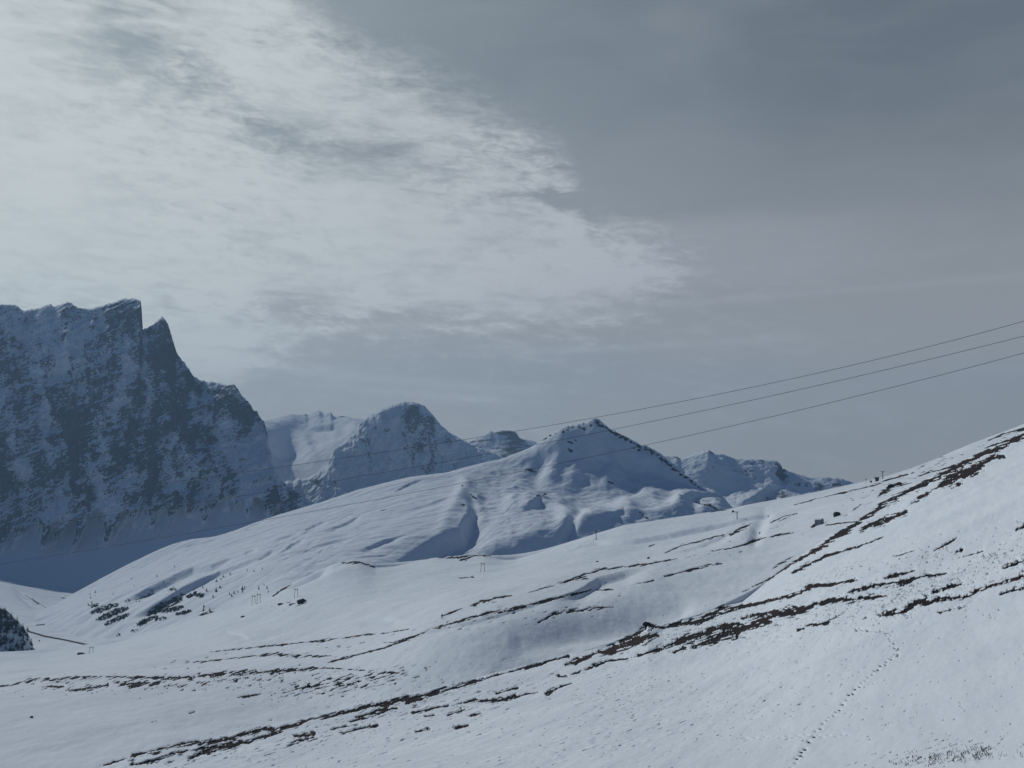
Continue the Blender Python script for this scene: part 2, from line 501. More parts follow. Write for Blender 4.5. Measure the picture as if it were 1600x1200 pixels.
# ------------------------------------------------------------------ bare ground (traced where the soil shows, plus one painted road-cut shade line)
BARE_AND_SHADE = [
 # right hand hillside
 [(1160,925,1),(1200,905,1.5),(1240,878,2.5),(1280,855,2.5),(1300,842,4.5),(1330,822,5),(1345,812,3.5),(1380,787,4.5),(1420,765,4.5),(1450,752,4),(1500,727,4.5),(1540,705,4.5),(1560,700,4.5),(1600,680,5),(1700,625,6)],
 [(1425,785,1.5),(1440,775,3.5),(1460,763,2.5),(1480,752,7),(1500,742,8),(1520,732,8),(1550,715,5.5),(1568,712,2.5)],
 [(1345,828,2),(1360,820,4.5),(1375,815,4.5),(1400,805,5),(1415,799,4)],
 [(1205,890,1.5),(1225,877,2.5),(1240,868,1.5)], [(1240,894,2.5),(1265,880,2.5),(1290,868,2.5),(1330,856,1.5)],
 [(1460,860,0.8),(1480,848,2.2),(1495,839,0.8)], [(1494,862,1.5),(1504,857,2.5)], [(1508,868,1.5),(1535,860,2)],
 [(1588,827,2),(1605,818,4)], [(1570,886,2.5),(1585,880,5),(1602,874,4)],
 [(1130,958,2),(1160,949,2.5),(1215,936,2.5),(1251,925,2.5),(1270,916,4),(1297,912,3),(1339,905,1.5)],
 [(1160,980,8),(1187,968,7),(1215,960,5),(1251,954,6),(1270,945,5),(1297,938,4),(1330,935,4),(1366,932,4),(1385,929,2)],
 [(1328,923,2),(1366,914,3.5),(1394,909,4),(1418,906,5),(1435,901,3),(1479,895,1.5)],
 [(1385,903,2),(1413,895,3.5),(1432,890,1)],
 [(1372,960,2),(1396,958,5),(1413,954,5),(1435,939,7),(1451,939,6),(1471,934,4),(1517,931,3),(1526,921,3),(1550,912,4),(1575,908,3),(1600,898,4),(1640,884,4)],
 [(1460,925,2.5),(1482,917,4),(1501,910,2)], [(1468,956,1.3),(1490,951,2),(1512,946,1.3)], [(1564,927,2),(1600,916,3),(1630,908,3)],
 [(1248,983,2),(1264,975,3),(1289,973,3),(1311,960,3),(1320,956,1)], [(1160,965,2),(1187,958,2.5),(1215,954,2)],
 [(1330,856,1),(1350,850,1.2),(1380,838,1)], [(1400,868,0.8),(1430,858,1)],
 # middle of the near crest
 [(885,1038,2),(910,1030,4),(932,1020,3),(965,1012,8),(992,1000,8),(1009,993,7),(1028,991,3)],
 [(960,1008,5),(992,990,4),(1006,979,4),(1012,975,4),(1034,980,2),(1061,975,4),(1089,971,4),(1116,957,5),(1130,949,5),(1144,950,3),(1157,947,2.5),(1240,931,2.5)],
 [(998,1024,2),(1034,1013,3.5),(1061,1002,5),(1089,993,6),(1111,984,7),(1127,979,4),(1155,973,2.5)],
 [(1086,1009,4),(1108,1001,8),(1138,990,9),(1171,979,7),(1190,971,6),(1212,961,5),(1240,951,6)],
 [(1055,1018,2),(1068,1013,4)],
 [(854,1083,3),(866,1077,3),(893,1067,1.3)], [(873,1056,2),(885,1055,2.3)], [(913,1046,1.3),(937,1037,3.3),(954,1031,2.5),(981,1028,1.3)], [(893,1053,1),(913,1046,1.3)],
 [(822,1045,1.5),(855,1034,2),(888,1024,2)],
 # near crest to the lower left
 [(150,1200,1.5),(176,1191,2),(209,1180,4),(242,1172,5),(275,1165,3),(302,1161,4),(344,1156,5),(385,1145,3),(412,1139,4.5),(455,1134,4),(482,1125,2),(524,1116,3),(551,1110,4),(592,1099,4),(620,1094,6),(647,1090,5),(675,1083,5),(702,1076,5),(744,1065,3),(760,1059,1.5),(840,1037,1.5)],
 [(205,1195,1.5),(234,1189,3),(275,1175,2),(338,1167,5),(366,1164,6),(390,1157,3),(440,1142,3)], [(297,1182,3),(338,1172,3)],
 [(557,1120,2),(587,1112,4),(620,1105,2)], [(548,1127,2),(573,1121,1.5)], [(518,1139,1.5),(557,1132,2)], [(537,1145,1.5),(562,1138,2),(590,1132,2)],
 [(645,1114,2),(669,1108,2.5),(700,1102,1.5)], [(664,1119,1.5),(678,1116,2)], [(716,1099,1.5),(744,1094,2.5),(771,1094,4),(796,1091,3),(815,1086,1.5),(840,1080,1)],
 [(700,1117,2),(724,1109,4.5)], [(733,1119,1.5),(751,1113,1.5)], [(713,1137,3),(729,1133,3.5)], [(650,1143,1.5),(671,1139,2)],
 [(775,1083,2.5),(807,1075,3)], [(460,1149,2),(491,1145,3)], [(450,1164,2),(469,1156,2.5),(496,1153,2)], [(634,1097,2.5),(660,1090,2)],
 # mid slope
 [(504,1037,1.3),(565,1021,2),(606,1010,2.5),(634,999,3),(675,982,2.5),(716,971,3),(757,958,2.5),(800,952,4.5),(827,945,3),(863,936,4),(902,927,2.5),(925,920,1)],
 [(733,948,1),(752,940,4),(771,936,5),(799,930,1.5)],
 [(690,962,1.2),(705,957,2),(722,950,1)],
 [(841,972,1.5),(860,962,4),(882,954,4),(910,953,3),(937,949,4),(960,948,1)],
 [(827,925,1),(869,913,1.5),(910,898,2),(932,891,3),(976,885,2),(1020,880,2),(1060,872,1.2)], [(882,910,2),(896,905,4),(918,902,3)],
 [(990,913,1),(1020,906,2.5)], [(1039,900,2),(1075,891,2.5),(1108,883,2.5),(1130,880,1.5)],
 [(932,922,2),(945,920,2.5),(960,921,1)],
 [(400,1025,1.5),(427,1021,4),(455,1024,4),(491,1025,2.5),(518,1024,1)],
 [(290,1035,1),(330,1032,1.8),(400,1024,1.3)],
 [(330,1018,0.8),(400,1011,1.5),(466,1004,1.5),(510,1000,2),(565,992,2),(609,988,1),(639,982,1.5)],
 [(640,1000,1.5),(600,1004,1)],
 [(0,1073,2),(22,1069,2),(52,1062,4.5),(82,1062,4.5),(107,1058,3),(151,1057,1.5),(192,1057,2),(256,1059,4),(289,1058,2.5),(330,1054,4),(371,1051,5),(412,1050,5),(455,1047,4),(510,1043,2),(570,1047,1)],
 [(-60,1085,2),(0,1073,2)],
 [(74,1072,2),(99,1072,2)], [(104,1079,1.5),(118,1077,3),(137,1075,3),(168,1070,4)], [(181,1066,4.5),(203,1069,5.5),(234,1068,4),(250,1065,3)],
 [(590,1052,2),(610,1050,3),(630,1052,2)],
 [(371,1090,1),(395,1086,2.5),(410,1084,1)], [(470,1075,2),(482,1071,3.5),(488,1075,2)],
 [(236,1128,1),(245,1126,1)], [(295,1114,1),(305,1112,1.5)],
 # upper slope
 [(1039,864,1),(1064,852,2),(1089,847,2),(1130,836,2)], [(1141,836,2),(1163,823,4),(1174,818,1)],
 [(1111,861,1),(1144,856,1.5),(1168,849,2),(1185,842,3),(1212,836,2),(1240,832,1.5)],
 [(1204,816,1),(1226,806,1.5),(1245,802,1)], [(1218,814,0.8),(1240,804,1.2)],
 [(1292,820,1.5),(1314,817,1.5),(1336,815,2)], [(1332,798,0.8),(1345,788,1.2)],
 [(1372,775,2),(1388,764,4),(1399,759,4),(1418,755,3)], [(1435,743,1.5),(1460,735,3),(1473,733,3),(1490,728,2)], [(1488,727,1),(1523,717,2)], [(1476,716,1.5),(1489,715,1.2)],
 [(1545,688,1.5),(1572,677,2),(1605,668,3)], [(1540,700,1.2),(1567,690,2),(1605,680,3)], [(1440,752,1),(1470,742,1.5)],
 [(1242,788,1.2),(1289,776,1.5),(1363,759,1.5),(1394,748,1.2)], [(1380,752,1.3),(1400,746,1.5),(1418,741,1)],  # first line paints the shade of the road cut in soil colour
 [(1268,823,1.5),(1275,819,2)],
 [(535,879,2),(554,878,3),(570,880,2.3),(587,887,1.5)], [(683,871,1.5),(716,871,3),(744,867,3.5),(766,868,2)], [(720,874,2),(728,875,2)],
 [(427,931,1.2),(440,922,2),(455,912,1.5)],
 [(1015,853,1),(1022,851,1)], [(718,903,1.2),(740,901,1.3)], [(1110,800,1),(1135,796,1.2)],
]
# zones of scattered streaks: centre, radii, tilt (deg, rising right), density
ZONES = [(540,1066,130,20,8,0.66),(330,1064,230,16,3,0.50),(100,1068,120,14,3,0.40),(560,1125,260,42,16,0.33),(330,1175,170,22,15,0.40),
         (760,1090,130,34,16,0.32),(1250,965,150,26,17,0.40),(1430,925,190,34,17,0.40),(1090,985,140,28,18,0.40),(1400,880,190,26,17,0.26),
         (960,1090,240,60,16,0.17),(1480,1175,150,30,10,0.30),(1400,1100,220,70,15,0.12),(1450,728,120,14,20,0.40),(1340,795,110,14,18,0.22),(1150,850,140,16,16,0.24),
         (880,958,110,14,10,0.30),(560,1004,120,12,10,0.28),(740,975,110,16,16,0.28),(290,1035,140,12,8,0.28),(460,943,40,6,5,0.5),(1560,870,80,30,15,0.28),
         (1390,760,70,16,22,0.4),(1560,690,70,12,24,0.35),(950,900,130,14,14,0.2),(745,955,60,12,10,0.2),(660,1150,300,30,16,0.19),(1100,1120,400,70,15,0.15),(1350,1010,200,40,15,0.15)]


def bare_shade_mask(L, wf=1.0):
    PX = L.PX.ravel(); PY = L.PY.ravel()
    inside = (PX > -200) & (PX < 1800) & (PY < 1300) & (PY > 560)
    c20, s20 = math.cos(R(17)), math.sin(R(17))
    u = PX * c20 - PY * s20; v = PX * s20 + PY * c20
    nrag = fbm(u / 13.0, v / 3.0, 5, 0.62)
    nbrk = fbm(u / 24.0 + 9, v / 1.9, 3, 0.5)
    nlen = perlin(u / 34.0, v / 9.0 + 40)
    out_ = np.zeros(len(PX))
    for poly in BARE_AND_SHADE:
        idx, d, side, hw, end = polydist(PX, PY, poly, 22)
        h = wf * (hw * (0.95 + 0.75 * nlen[idx]) + 0.25)
        q = d / np.maximum(h, 0.3) + nrag[idx] * 1.5 + (0.75 if wf > 0.8 else 1.3) * sstep(0.0, 0.35, nbrk[idx])
        m = 1 - sstep(0.75, 1.35, q)
        out_[idx] = np.maximum(out_[idx], m)
    st_ = fbm(u / 17.0 + 5, v / 2.3, 4, 0.55)
    dn = np.zeros(len(PX))
    for cx, cy, rx, ry, tilt, de in ZONES:
        ct, s_ = math.cos(R(tilt)), math.sin(R(tilt))
        du = (PX - cx) * ct - (PY - cy) * s_; dv = (PX - cx) * s_ + (PY - cy) * ct
        dn = np.maximum(dn, de * np.exp(-((du / rx) ** 2 + (dv / ry) ** 2)))
    thr = 0.50 - 0.80 * dn
    m = sstep(0.0, 0.07, st_ - thr) * (dn > 0.04)
    out_ = np.maximum(out_, m * 0.95)
    out_ *= inside
    return out_.reshape(L.PX.shape)


# ------------------------------------------------------------------ near slope
crestA = [(-150,1300,230),(150,1212,245),(230,1176,260),(330,1157,275),(420,1137,290),(530,1112,300),(620,1091,310),(700,1074,330),(760,1056,340),(830,1039,350),(900,1021,362),
          (960,1005,372),(1000,984,380),(1012,974,382),(1035,979,386),(1080,966,396),(1130,947,408),(1160,940,415),(1200,908,430),(1240,875,442),(1290,842,455),(1350,805,468),(1420,762,482),(1500,722,500),(1560,694,512),(1600,674,522),(1700,620,545),(1800,570,560)]
A0 = np.array([(-3.0, -0.66, 2.5), (3.0, -0.66, 2.5)])
A1 = [(-150,1290,190),(150,1245,170),(500,1232,135),(800,1226,115),(1200,1222,90),(1600,1217,70),(1800,1215,60)]
LA = Layer('snow_slope', [A0, A1, crestA], -140, 1760, 1350, [14, 560, 26, 10], smooth=[0, 60, 0.8], back=[(12, 3), (70, 45)], soft=45, fall=40, wings=58)
TRACK = [(1238,1198),(1250,1176),(1268,1152),(1285,1130),(1312,1106),(1332,1080),(1352,1062),(1384,1036),(1391,1029),(1405,1023),(1398,1010),(1388,998),(1386,988),(1362,985),(1335,983)]
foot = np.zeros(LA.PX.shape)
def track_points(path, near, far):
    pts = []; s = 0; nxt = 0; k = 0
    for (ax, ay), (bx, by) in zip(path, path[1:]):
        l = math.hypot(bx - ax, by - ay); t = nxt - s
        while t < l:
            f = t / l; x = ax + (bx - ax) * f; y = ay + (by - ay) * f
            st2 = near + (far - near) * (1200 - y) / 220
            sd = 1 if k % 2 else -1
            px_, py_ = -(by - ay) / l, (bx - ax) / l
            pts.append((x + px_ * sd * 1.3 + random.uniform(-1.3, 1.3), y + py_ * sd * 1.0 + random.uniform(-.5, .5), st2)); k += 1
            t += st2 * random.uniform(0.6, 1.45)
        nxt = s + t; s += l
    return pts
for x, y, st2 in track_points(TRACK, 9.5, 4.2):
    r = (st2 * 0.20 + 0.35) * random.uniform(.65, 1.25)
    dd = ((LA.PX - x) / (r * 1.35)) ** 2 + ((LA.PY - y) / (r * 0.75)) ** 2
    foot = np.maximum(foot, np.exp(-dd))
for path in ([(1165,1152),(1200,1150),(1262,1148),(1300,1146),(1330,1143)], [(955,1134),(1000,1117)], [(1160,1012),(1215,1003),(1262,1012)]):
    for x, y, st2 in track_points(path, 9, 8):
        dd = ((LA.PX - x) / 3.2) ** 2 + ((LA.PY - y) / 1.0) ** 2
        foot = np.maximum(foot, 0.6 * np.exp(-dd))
X, Y = LA.X, LA.Y
near_w = np.clip(Y / 120, 0.15, 1.5)
LA.Z += 1.6 * fbm(X / 46, Y / 60, 3) * np.clip(Y / 200, 0, 1) * (1 - sstep(0.93, 1.0, np.arange(Y.shape[0])[:, None] / LA.ncrest))
# wind crust and small terraces running along the contour
along = X * 0.35 + Y * 0.94; across = X * 0.94 - Y * 0.35
LA.Z += near_w * (0.16 * fbm(along / 16, across / 4.0, 4) + 0.035 * fbm(X / 1.3, Y / 1.6, 3))
tus = np.maximum(fbm(X / 2.2 + 70, Y / 3.4, 3) - 0.12, 0)
LA.Z += tus * 0.30 * sstep(60, 120, Y) * sstep(-0.1, 0.3, fbm(X / 40, Y / 60, 2))
LA.Z -= 0.24 * foot
LA.reproject()
mA = bare_shade_mask(LA, 1.08)
LA.Z -= 0.30 * near_w * sstep(0.3, 0.8, mA)
LA.attr['bare'] = np.maximum(mA, sstep(0.3, 0.75, foot) * 0.95)  # footprints: their shadow is painted in with the dark soil colour
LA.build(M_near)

# ------------------------------------------------------------------ mid slope with the ski lift
crestB = [(-200,1030,1500),(-60,1022,1500),(60,1020,1450),(181,1004,1350),(302,969,1250),(380,945,1180),(437,923,1150),(477,902,1150),(518,882,1160),(540,877,1160),(562,876,1160),(587,887,1160),(617,885,1180),(680,871,1200),(720,868,1200),(757,865,1200),
          (785,875,1190),(804,875,1180),(860,858,1170),(930,834,1150),(976,820,1160),(1075,806,1180),(1141,797,1180),(1160,790,1180),(1240,776,1180),(1264,772,1180),(1336,755,1150),(1396,744,1120),(1462,718,1080),(1517,693,1040),(1600,664,1000),(1800,585,950)]
B0 = [(-150,1330,235),(150,1250,262),(400,1175,308),(700,1115,352),(1000,1030,402),(1200,950,455),(1400,800,520),(1600,705,560),(1800,600,600)]
B1 = [(-200,1095,470),(0,1072,500),(250,1057,540),(450,1047,530),(600,1020,480),(690,974,430),(830,946,480),(960,915,560),(1100,872,650),(1200,842,720),(1300,795,770),(1450,738,800),(1600,687,820),(1800,600,850)]
B2 = [(-200,1060,900),(0,1045,950),(150,1030,1000),(300,1003,880),(450,968,820),(600,940,760),(690,922,720),(830,897,760),(960,868,850),(1100,835,930),(1200,808,980),(1300,775,980),(1450,726,960),(1600,674,930),(1800,590,900)]
LB = Layer('piste_slope', [B0, B1, B2, crestB], -190, 1760, 1250, [170, 150, 110, 24, 8], smooth=[40, 45, 45, 2.5], back=[(30, 5), (160, 110)], soft=30, fall=26, wings=50)
# gullies, drift lips and road cuts
LB.scarp([(858,940,2),(900,926,3.5),(935,908,4),(975,897,3.5),(1030,884,1.5)], 20, 3)
LB.bump([(820,1000,-2),(880,988,-3.5),(950,976,-5),(1005,966,-5),(1060,952,-3)], 20)
LB.bump([(300,1135,-1),(400,1115,-3),(500,1092,-4),(620,1072,-3),(720,1050,-1)], 30)
LB.scarp([(550,970,.8),(600,966,1.5),(640,970,.8)], 12, 2)
LB.scarp([(330,992,.5),(355,984,1.0),(375,990,1.5),(395,1003,.8)], 10, 2)
LB.scarp([(836,876,1.2),(882,865,1.5),(910,850,2),(932,844,3.5),(992,840,4.5),(1047,833,4.5),(1102,824,4.5),(1157,813,4.5),(1199,803,4.5),(1240,793,4),(1290,778,3)], 5, 1.6)
LB.scarp([(1040,866,1),(1100,848,2),(1160,826,2)], 8, 1.5)
LB.scarp([(440,923,3),(478,903,6),(505,890,7),(520,884,4)], 8, 1.2)
LB.scarp([(600,1008,.5),(700,976,1.0),(800,952,1.2),(900,927,.8)], 9, 1.5)
LB.scarp([(0,1072,.6),(150,1058,1),(300,1057,1),(450,1048,1)], 10, 1.5)
LB.bump([(1178,846,-2.5),(1184,828,-4),(1196,808,-2.5)], 9)
X, Y = LB.X, LB.Y
fade = 1 - sstep(0.94, 1.0, np.arange(Y.shape[0])[:, None] / LB.ncrest)
along = X * 0.25 + Y * 0.97; across = X * 0.97 - Y * 0.25
LB.Z += 5.0 * fbm(X / 170, Y / 260, 3) * fade * sstep(300, 600, Y)
LB.Z += 0.8 * fbm(along / 90, across / 30, 4) * (0.3 + 0.7 * fade)
LB.Z += 0.25 * fbm(X / 5, Y / 9, 3)
LB.reproject()
mB = bare_shade_mask(LB, 0.72)
LB.Z -= 0.4 * sstep(0.3, 0.8, mB)
LB.attr['bare'] = mB
LB.build(M_slope)

# ------------------------------------------------------------------ valley floor on the left
V0 = [(-500,1080,900),(0,1075,900),(300,1060,900),(700,1000,1100)]
V1 = [(-500,1005,1650),(-100,1008,1650),(0,1010,1650),(150,1008,1650),(300,1000,1600),(700,950,1600)]
V2 = [(-500,910,2600),(-200,930,2650),(0,944,2650),(100,954,2650),(200,958,2600),(700,930,2600)]
V3 = [(-500,850,3700),(-200,880,3700),(0,903,3680),(40,912,3650),(80,919,3620),(125,925,3600),(180,928,3600),(700,928,3600)]
LV = Layer('valley', [V0, V1, V2, V3], -480, 680, 620, [60, 110, 130, 30], smooth=[20, 30, 30, 6], back=[(900, 120)])
X, Y = LV.X, LV.Y
LV.scarp([(18,915,4),(45,932,6),(75,950,4),(90,958,3)], 9, 1.5)
LV.scarp([(20,925,3),(50,942,5),(70,948,3)], 7, 1.5)
LV.scarp([(95,934,3),(108,937,6),(116,936,3)], 4, 1)
LV.Z += 9 * fbm(X / 260, Y / 340, 3) + 2.0 * fbm(X / 40, Y / 70, 4)
LV.reproject()
bv = np.zeros(LV.PX.size)
for poly in ([(43,986,1.4),(69,994,1.4),(102,1000,1.3),(129,1006,1.4),(154,1010,1.2),(166,1009,.8)], [(57,977,.8),(76,975,1.2)], [(120,1023,1.5),(132,1021,1.8)],
             [(40,930,.8),(60,944,1)], [(50,935,.6),(72,950,.8)], [(66,964,.7),(76,960,1)], [(96,934,.8),(112,937,1.3)]):
    idx, d, side, hw, end = polydist(LV.PX.ravel(), LV.PY.ravel(), poly, 6)
    bv[idx] = np.maximum(bv[idx], (1 - sstep(0.6, 1.5, d / hw)) * 0.8)
LV.attr['bare'] = bv.reshape(LV.PX.shape)
LV.build(M_hill)

# ------------------------------------------------------------------ wooded knoll at the left edge
K0 = [(-260,1055,1480),(-100,1045,1480),(0,1034,1490),(30,1034,1500),(45,1030,1520),(54,1022,1550),(70,1040,1560)]
K1 = [(-260,930,1580),(-100,925,1580),(0,950,1590),(16,962,1590),(36,981,1590),(47,1000,1590),(53,1018,1590),(60,1030,1590),(70,1045,1590)]
LK = Layer('wooded_knoll', [K0, K1], -240, 68, 200, [110, 20, 10], smooth=[2, 1], back=[(40, 8), (160, 110)])
LK.Z += 3.0 * fbm(LK.X / 18, LK.Y / 18 + LK.Z / 30, 4)
LK.attr['rock'] = 0.35 + 0.6 * fbm(LK.X / 9, LK.Z / 16, 3) + 0.25 * sstep(1000, 960, LK.PY)
LK.build(rock_material('knoll rock and snow', 0.12))

# ------------------------------------------------------------------ the hill with the summit hut (middle distance)
crestC = [(60,960,2500),(100,936,2550),(125,922,2560),(160,903,2570),(200,882,2580),(240,862,2590),(270,850,2600),(300,842,2600),(335,839,2600),(370,828,2610),(400,816,2620),(440,803,2620),(500,785,2640),(560,765,2650),(640,745,2680),(700,738,2690),(740,726,2700),(790,710,2700),(830,695,2700),
          (850,685,2700),(880,672,2690),(895,667,2690),(905,664,2690),(920,661,2690),(930,658,2690),(938,661,2690),(960,676,2680),(980,686,2670),(1000,697,2660),(1015,702,2650),(1030,710,2640),(1060,735,2620),(1100,765,2590),(1140,792,2560),(1180,812,2540),(1260,850,2520),(1400,900,2500)]
C0 = [(60,1015,1950),(100,1012,1850),(150,1022,1700),(200,1045,1480),(300,1010,1400),(440,940,1340),(560,905,1480),(640,900,1700),(720,899,1850),(800,897,1885),(950,853,1985),(1140,818,2150),(1260,830,2000),(1400,900,2000)]
C1 = [(60,968,2300),(120,950,2150),(200,930,2000),(300,903,1900),(440,868,1850),(600,842,1900),(690,838,1950),(760,845,1960),(850,825,2000),(950,806,2100),(1050,795,2200),(1140,800,2260),(1260,840,2280),(1400,895,2300)]
C2 = [(60,962,2450),(120,935,2420),(200,905,2350),(300,870,2300),(440,828,2290),(600,792,2320),(690,774,2360),(730,768,2380),(780,774,2400),(850,778,2410),(950,777,2420),(1050,780,2420),(1140,797,2440),(1260,845,2470),(1400,897,2450)]
C3 = [(60,961,2490),(120,929,2500),(200,894,2480),(300,856,2470),(440,816,2480),(560,780,2510),(640,762,2530),(740,748,2560),(790,741,2580),(850,733,2600),(900,724,2605),(930,721,2605),(960,727,2605),(1000,737,2600),(1050,752,2575),(1100,778,2550),(1140,794,2530),(1260,848,2500),(1400,899,2480)]
LC = Layer('hill', [C0, C1, C2, C3, crestC], 62, 1390, 1150, [110, 150, 90, 100, 20, 14], smooth=[20, 24, 22, 22, 1.0], back=[(70, 22), (700, 420)], soft=14, fall=22)
LC.scarp([(180,950,8),(215,926,12),(234,915,16),(275,896,17),(302,885,14),(330,882,10),(385,862,6)], 10, 1.5)
LC.scarp([(175,980,8),(234,948,15),(289,915,17),(320,900,14),(344,888,10),(385,877,8),(455,850,4)], 9, 1.5)
for p in ([(469,830,4),(492,818,6),(515,810,3)], [(504,830,5),(540,815,8),(570,800,4)], [(433,867,4),(455,852,6),(480,839,3)], [(400,872,4),(430,858,4)], [(422,847,4),(450,838,5),(475,828,3)],
          [(280,855,4),(320,847,6),(350,840,3)], [(380,828,4),(400,818,4),(415,813,3)], [(380,865,4),(402,855,5)], [(560,860,5),(600,845,8),(640,835,4)], [(470,860,3),(520,848,6),(560,840,3)],
          [(612,770,4),(640,755,6),(665,748,3)], [(505,775,3),(520,768,3)], [(620,800,3),(680,785,5),(715,775,3)], [(540,870,3),(580,866,5),(620,862,3)], [(480,885,3),(520,872,4)]):
    LC.scarp([(x, y, h * 0.75) for x, y, h in p], 5, 1.2)
LC.scarp([(605,892,8),(640,868,16),(690,842,25),(722,828,28),(738,800,24),(734,778,17),(725,757,6)], 38, 9)
LC.bump([(727,756,9),(718,778,8),(700,805,4),(690,830,3)], 11)
LC.bump([(727,758,0),(745,775,7),(752,800,4)], 8)
LC.bump([(855,760,-10),(900,768,-14),(980,768,-10)], 22)
LC.bump([(830,715,-12),(790,730,-14),(770,745,-10)], 26)
for (x, y, h, wd) in ((850,790,12,30),(1090,786,16,34),(1000,783,7,28),(960,800,8,30),(905,812,8,24),(820,785,7,24),(1050,800,7,24),(780,790,6,26),(1115,795,9,20)):
    LC.bump([(x - wd * 0.7, y + 3, h), (x + wd * 0.7, y - 3, h)], wd * 0.55)
LC.scarp([(800,806,4),(845,790,14),(890,800,10)], 16, 3)
LC.scarp([(930,812,4),(975,800,12),(1020,806,8)], 16, 3)
LC.bump([(880,850,-12),(893,822,-14),(905,800,-8)], 9)
LC.scarp([(1050,796,6),(1090,783,14),(1135,787,10)], 15, 3)
LC.scarp([(855,866,3),(880,838,5),(900,815,3)], 12, 2)
LC.bump([(930,660,6),(928,700,14),(900,740,10)], 16)
LC.bump([(870,680,4),(850,715,-8),(835,745,-8)], 14)
for p in ([(893,668,0),(880,700,9),(862,735,10),(850,760,2)], [(960,678,0),(965,705,9),(955,735,10),(945,760,2)], [(1000,700,0),(1010,725,10),(1020,748,7),(1025,765,1)], [(1040,722,0),(1050,745,6),(1062,765,2)]):
    LC.bump(p, 14)
for p in ([(925,690,0),(915,720,-8),(905,750,-8)], [(985,710,0),(988,735,-8),(990,760,-6)]):
    LC.bump(p, 12)
X, Y = LC.X, LC.Y
fade = 1 - sstep(0.9, 1.0, np.arange(Y.shape[0])[:, None] / LC.ncrest)
right = sstep(640, 820, LC.PX)
LC.Z += right * fade * (9 * fbm(X / 170, Y / 210, 4) + 3 * fbm(X / 50, Y / 90, 3))
LC.Z += (1 - right) * (6 * fbm(X / 260 + 3, Y / 260, 3) * fade + 3.5 * fbm((X * 0.86 + Y * 0.5) / 130, (Y * 0.86 - X * 0.5) / 45, 4) * (0.25 + 0.75 * fade))
uC = LC.PX * math.cos(R(24)) - LC.PY * math.sin(R(24)); vC = LC.PX * math.sin(R(24)) + LC.PY * math.cos(R(24))
LC.Z += (1 - right * 0.6) * fade * (1.1 * fbm(uC / 90, vC / 11, 4, 0.55) - 1.3 * sstep(-0.1, 0.35, fbm(uC / 160 + 4, vC / 60, 2)) * np.maximum(fbm(uC / 55 + 8, vC / 6, 3) - 0.12, 0) * 4)
LC.Z += right * (6.0 * fbm(X / 105 + 3, Y / 80, 4) + 2.5 * fbm(X / 40, Y / 30, 3)) * (0.35 + 0.65 * fade)
LC.Z += 0.8 * fbm(X / 22, Y / 30, 3)
cr = sstep(0.975, 1.0, np.arange(Y.shape[0])[:, None] / LC.ncrest) * sstep(840, 880, LC.PX)
LC.Z += cr * (9 * fbm(X / 34, Y / 400, 5, 0.62) + 5 * np.abs(fbm(X / 13, Y / 400, 3))) * (1 - sstep(1.0, 1.05, np.arange(Y.shape[0])[:, None] / LC.ncrest))
LC.reproject()
bc = np.zeros(LC.PX.size)
nr_ = fbm(LC.PX.ravel() / 7, LC.PY.ravel() / 4, 4)
for poly in ([(880,676,3),(893,668,3),(905,667,3),(915,672,2)], [(922,664,3),(932,660,4),(938,664,3),(960,677,2.5),(1000,698,2.5),(1010,703,2.5)], [(960,676,5),(970,680,7),(985,690,3)], [(1000,698,3),(1020,706,4),(1040,722,4),(1060,738,3.5),(1080,752,3),(1095,764,2)],
             [(885,690,2.5),(893,692,2.5),(900,688,1.5)], [(888,703,4),(893,705,3)], [(822,733,3),(835,737,4)], [(826,697,2),(850,686,2.5),(868,677,1.5)], [(780,707,1.5),(812,697,2),(830,690,1.5)],
             [(990,700,2),(1000,705,2.5)], [(840,775,2),(855,772,2.5)], [(735,770,2.5),(742,778,3)], [(720,762,1.5),(726,757,2)], [(718,788,1.5),(726,790,1.5)], [(1088,785,2),(1110,790,3),(1120,796,3)], [(1000,800,2),(1012,812,3)], [(950,752,2),(962,757,1.5)], [(860,733,1.5),(866,736,1.5)],
             [(470,832,.8),(490,822,.8)], [(590,800,.8),(605,795,.8)]):
    idx, d, side, hw, end = polydist(LC.PX.ravel(), LC.PY.ravel(), poly, 16)
    bc[idx] = np.maximum(bc[idx], 1 - sstep(0.4, 1.5, d / (hw * 0.8) + nr_[idx] * 2.6 + 0.35))
LC.attr['bare'] = bc.reshape(LC.PX.shape) * 0.8
LC.build(M_hill)


# ------------------------------------------------------------------ rock walls and far peaks
def crag(L, amp, sc, rock_lo, rock_hi, base_rock=None, keep=0.03, stretch=2.2):
    nr = np.arange(L.Y.shape[0])[:, None] / (L.ncrest - 1)
    hgt = 1 - np.clip(np.abs(nr - 1) / keep, 0, 1)
    body = (base_rock if base_rock is not None else 1.0)
    r = ridged(L.X / sc, L.Z / (sc * stretch) + L.Y / (sc * 2.5), 6, 0.55)
    g = fbm(L.X / (sc * 0.35) + L.Z / (sc * 1.2), L.Z / (sc * 0.45), 5, 0.6)
    d = amp * (r * 0.7 + g * 0.5) * body * (1 - 0.75 * hgt) * (nr < 1.02)
    L.Y = L.Y - d
    L.X = L.A * L.Y
    nx_, ny_, nz_ = L.slope()
    rk = sstep(rock_lo, rock_hi, 1 - nz_) * body
    L.attr['rock'] = rk
    return g, r


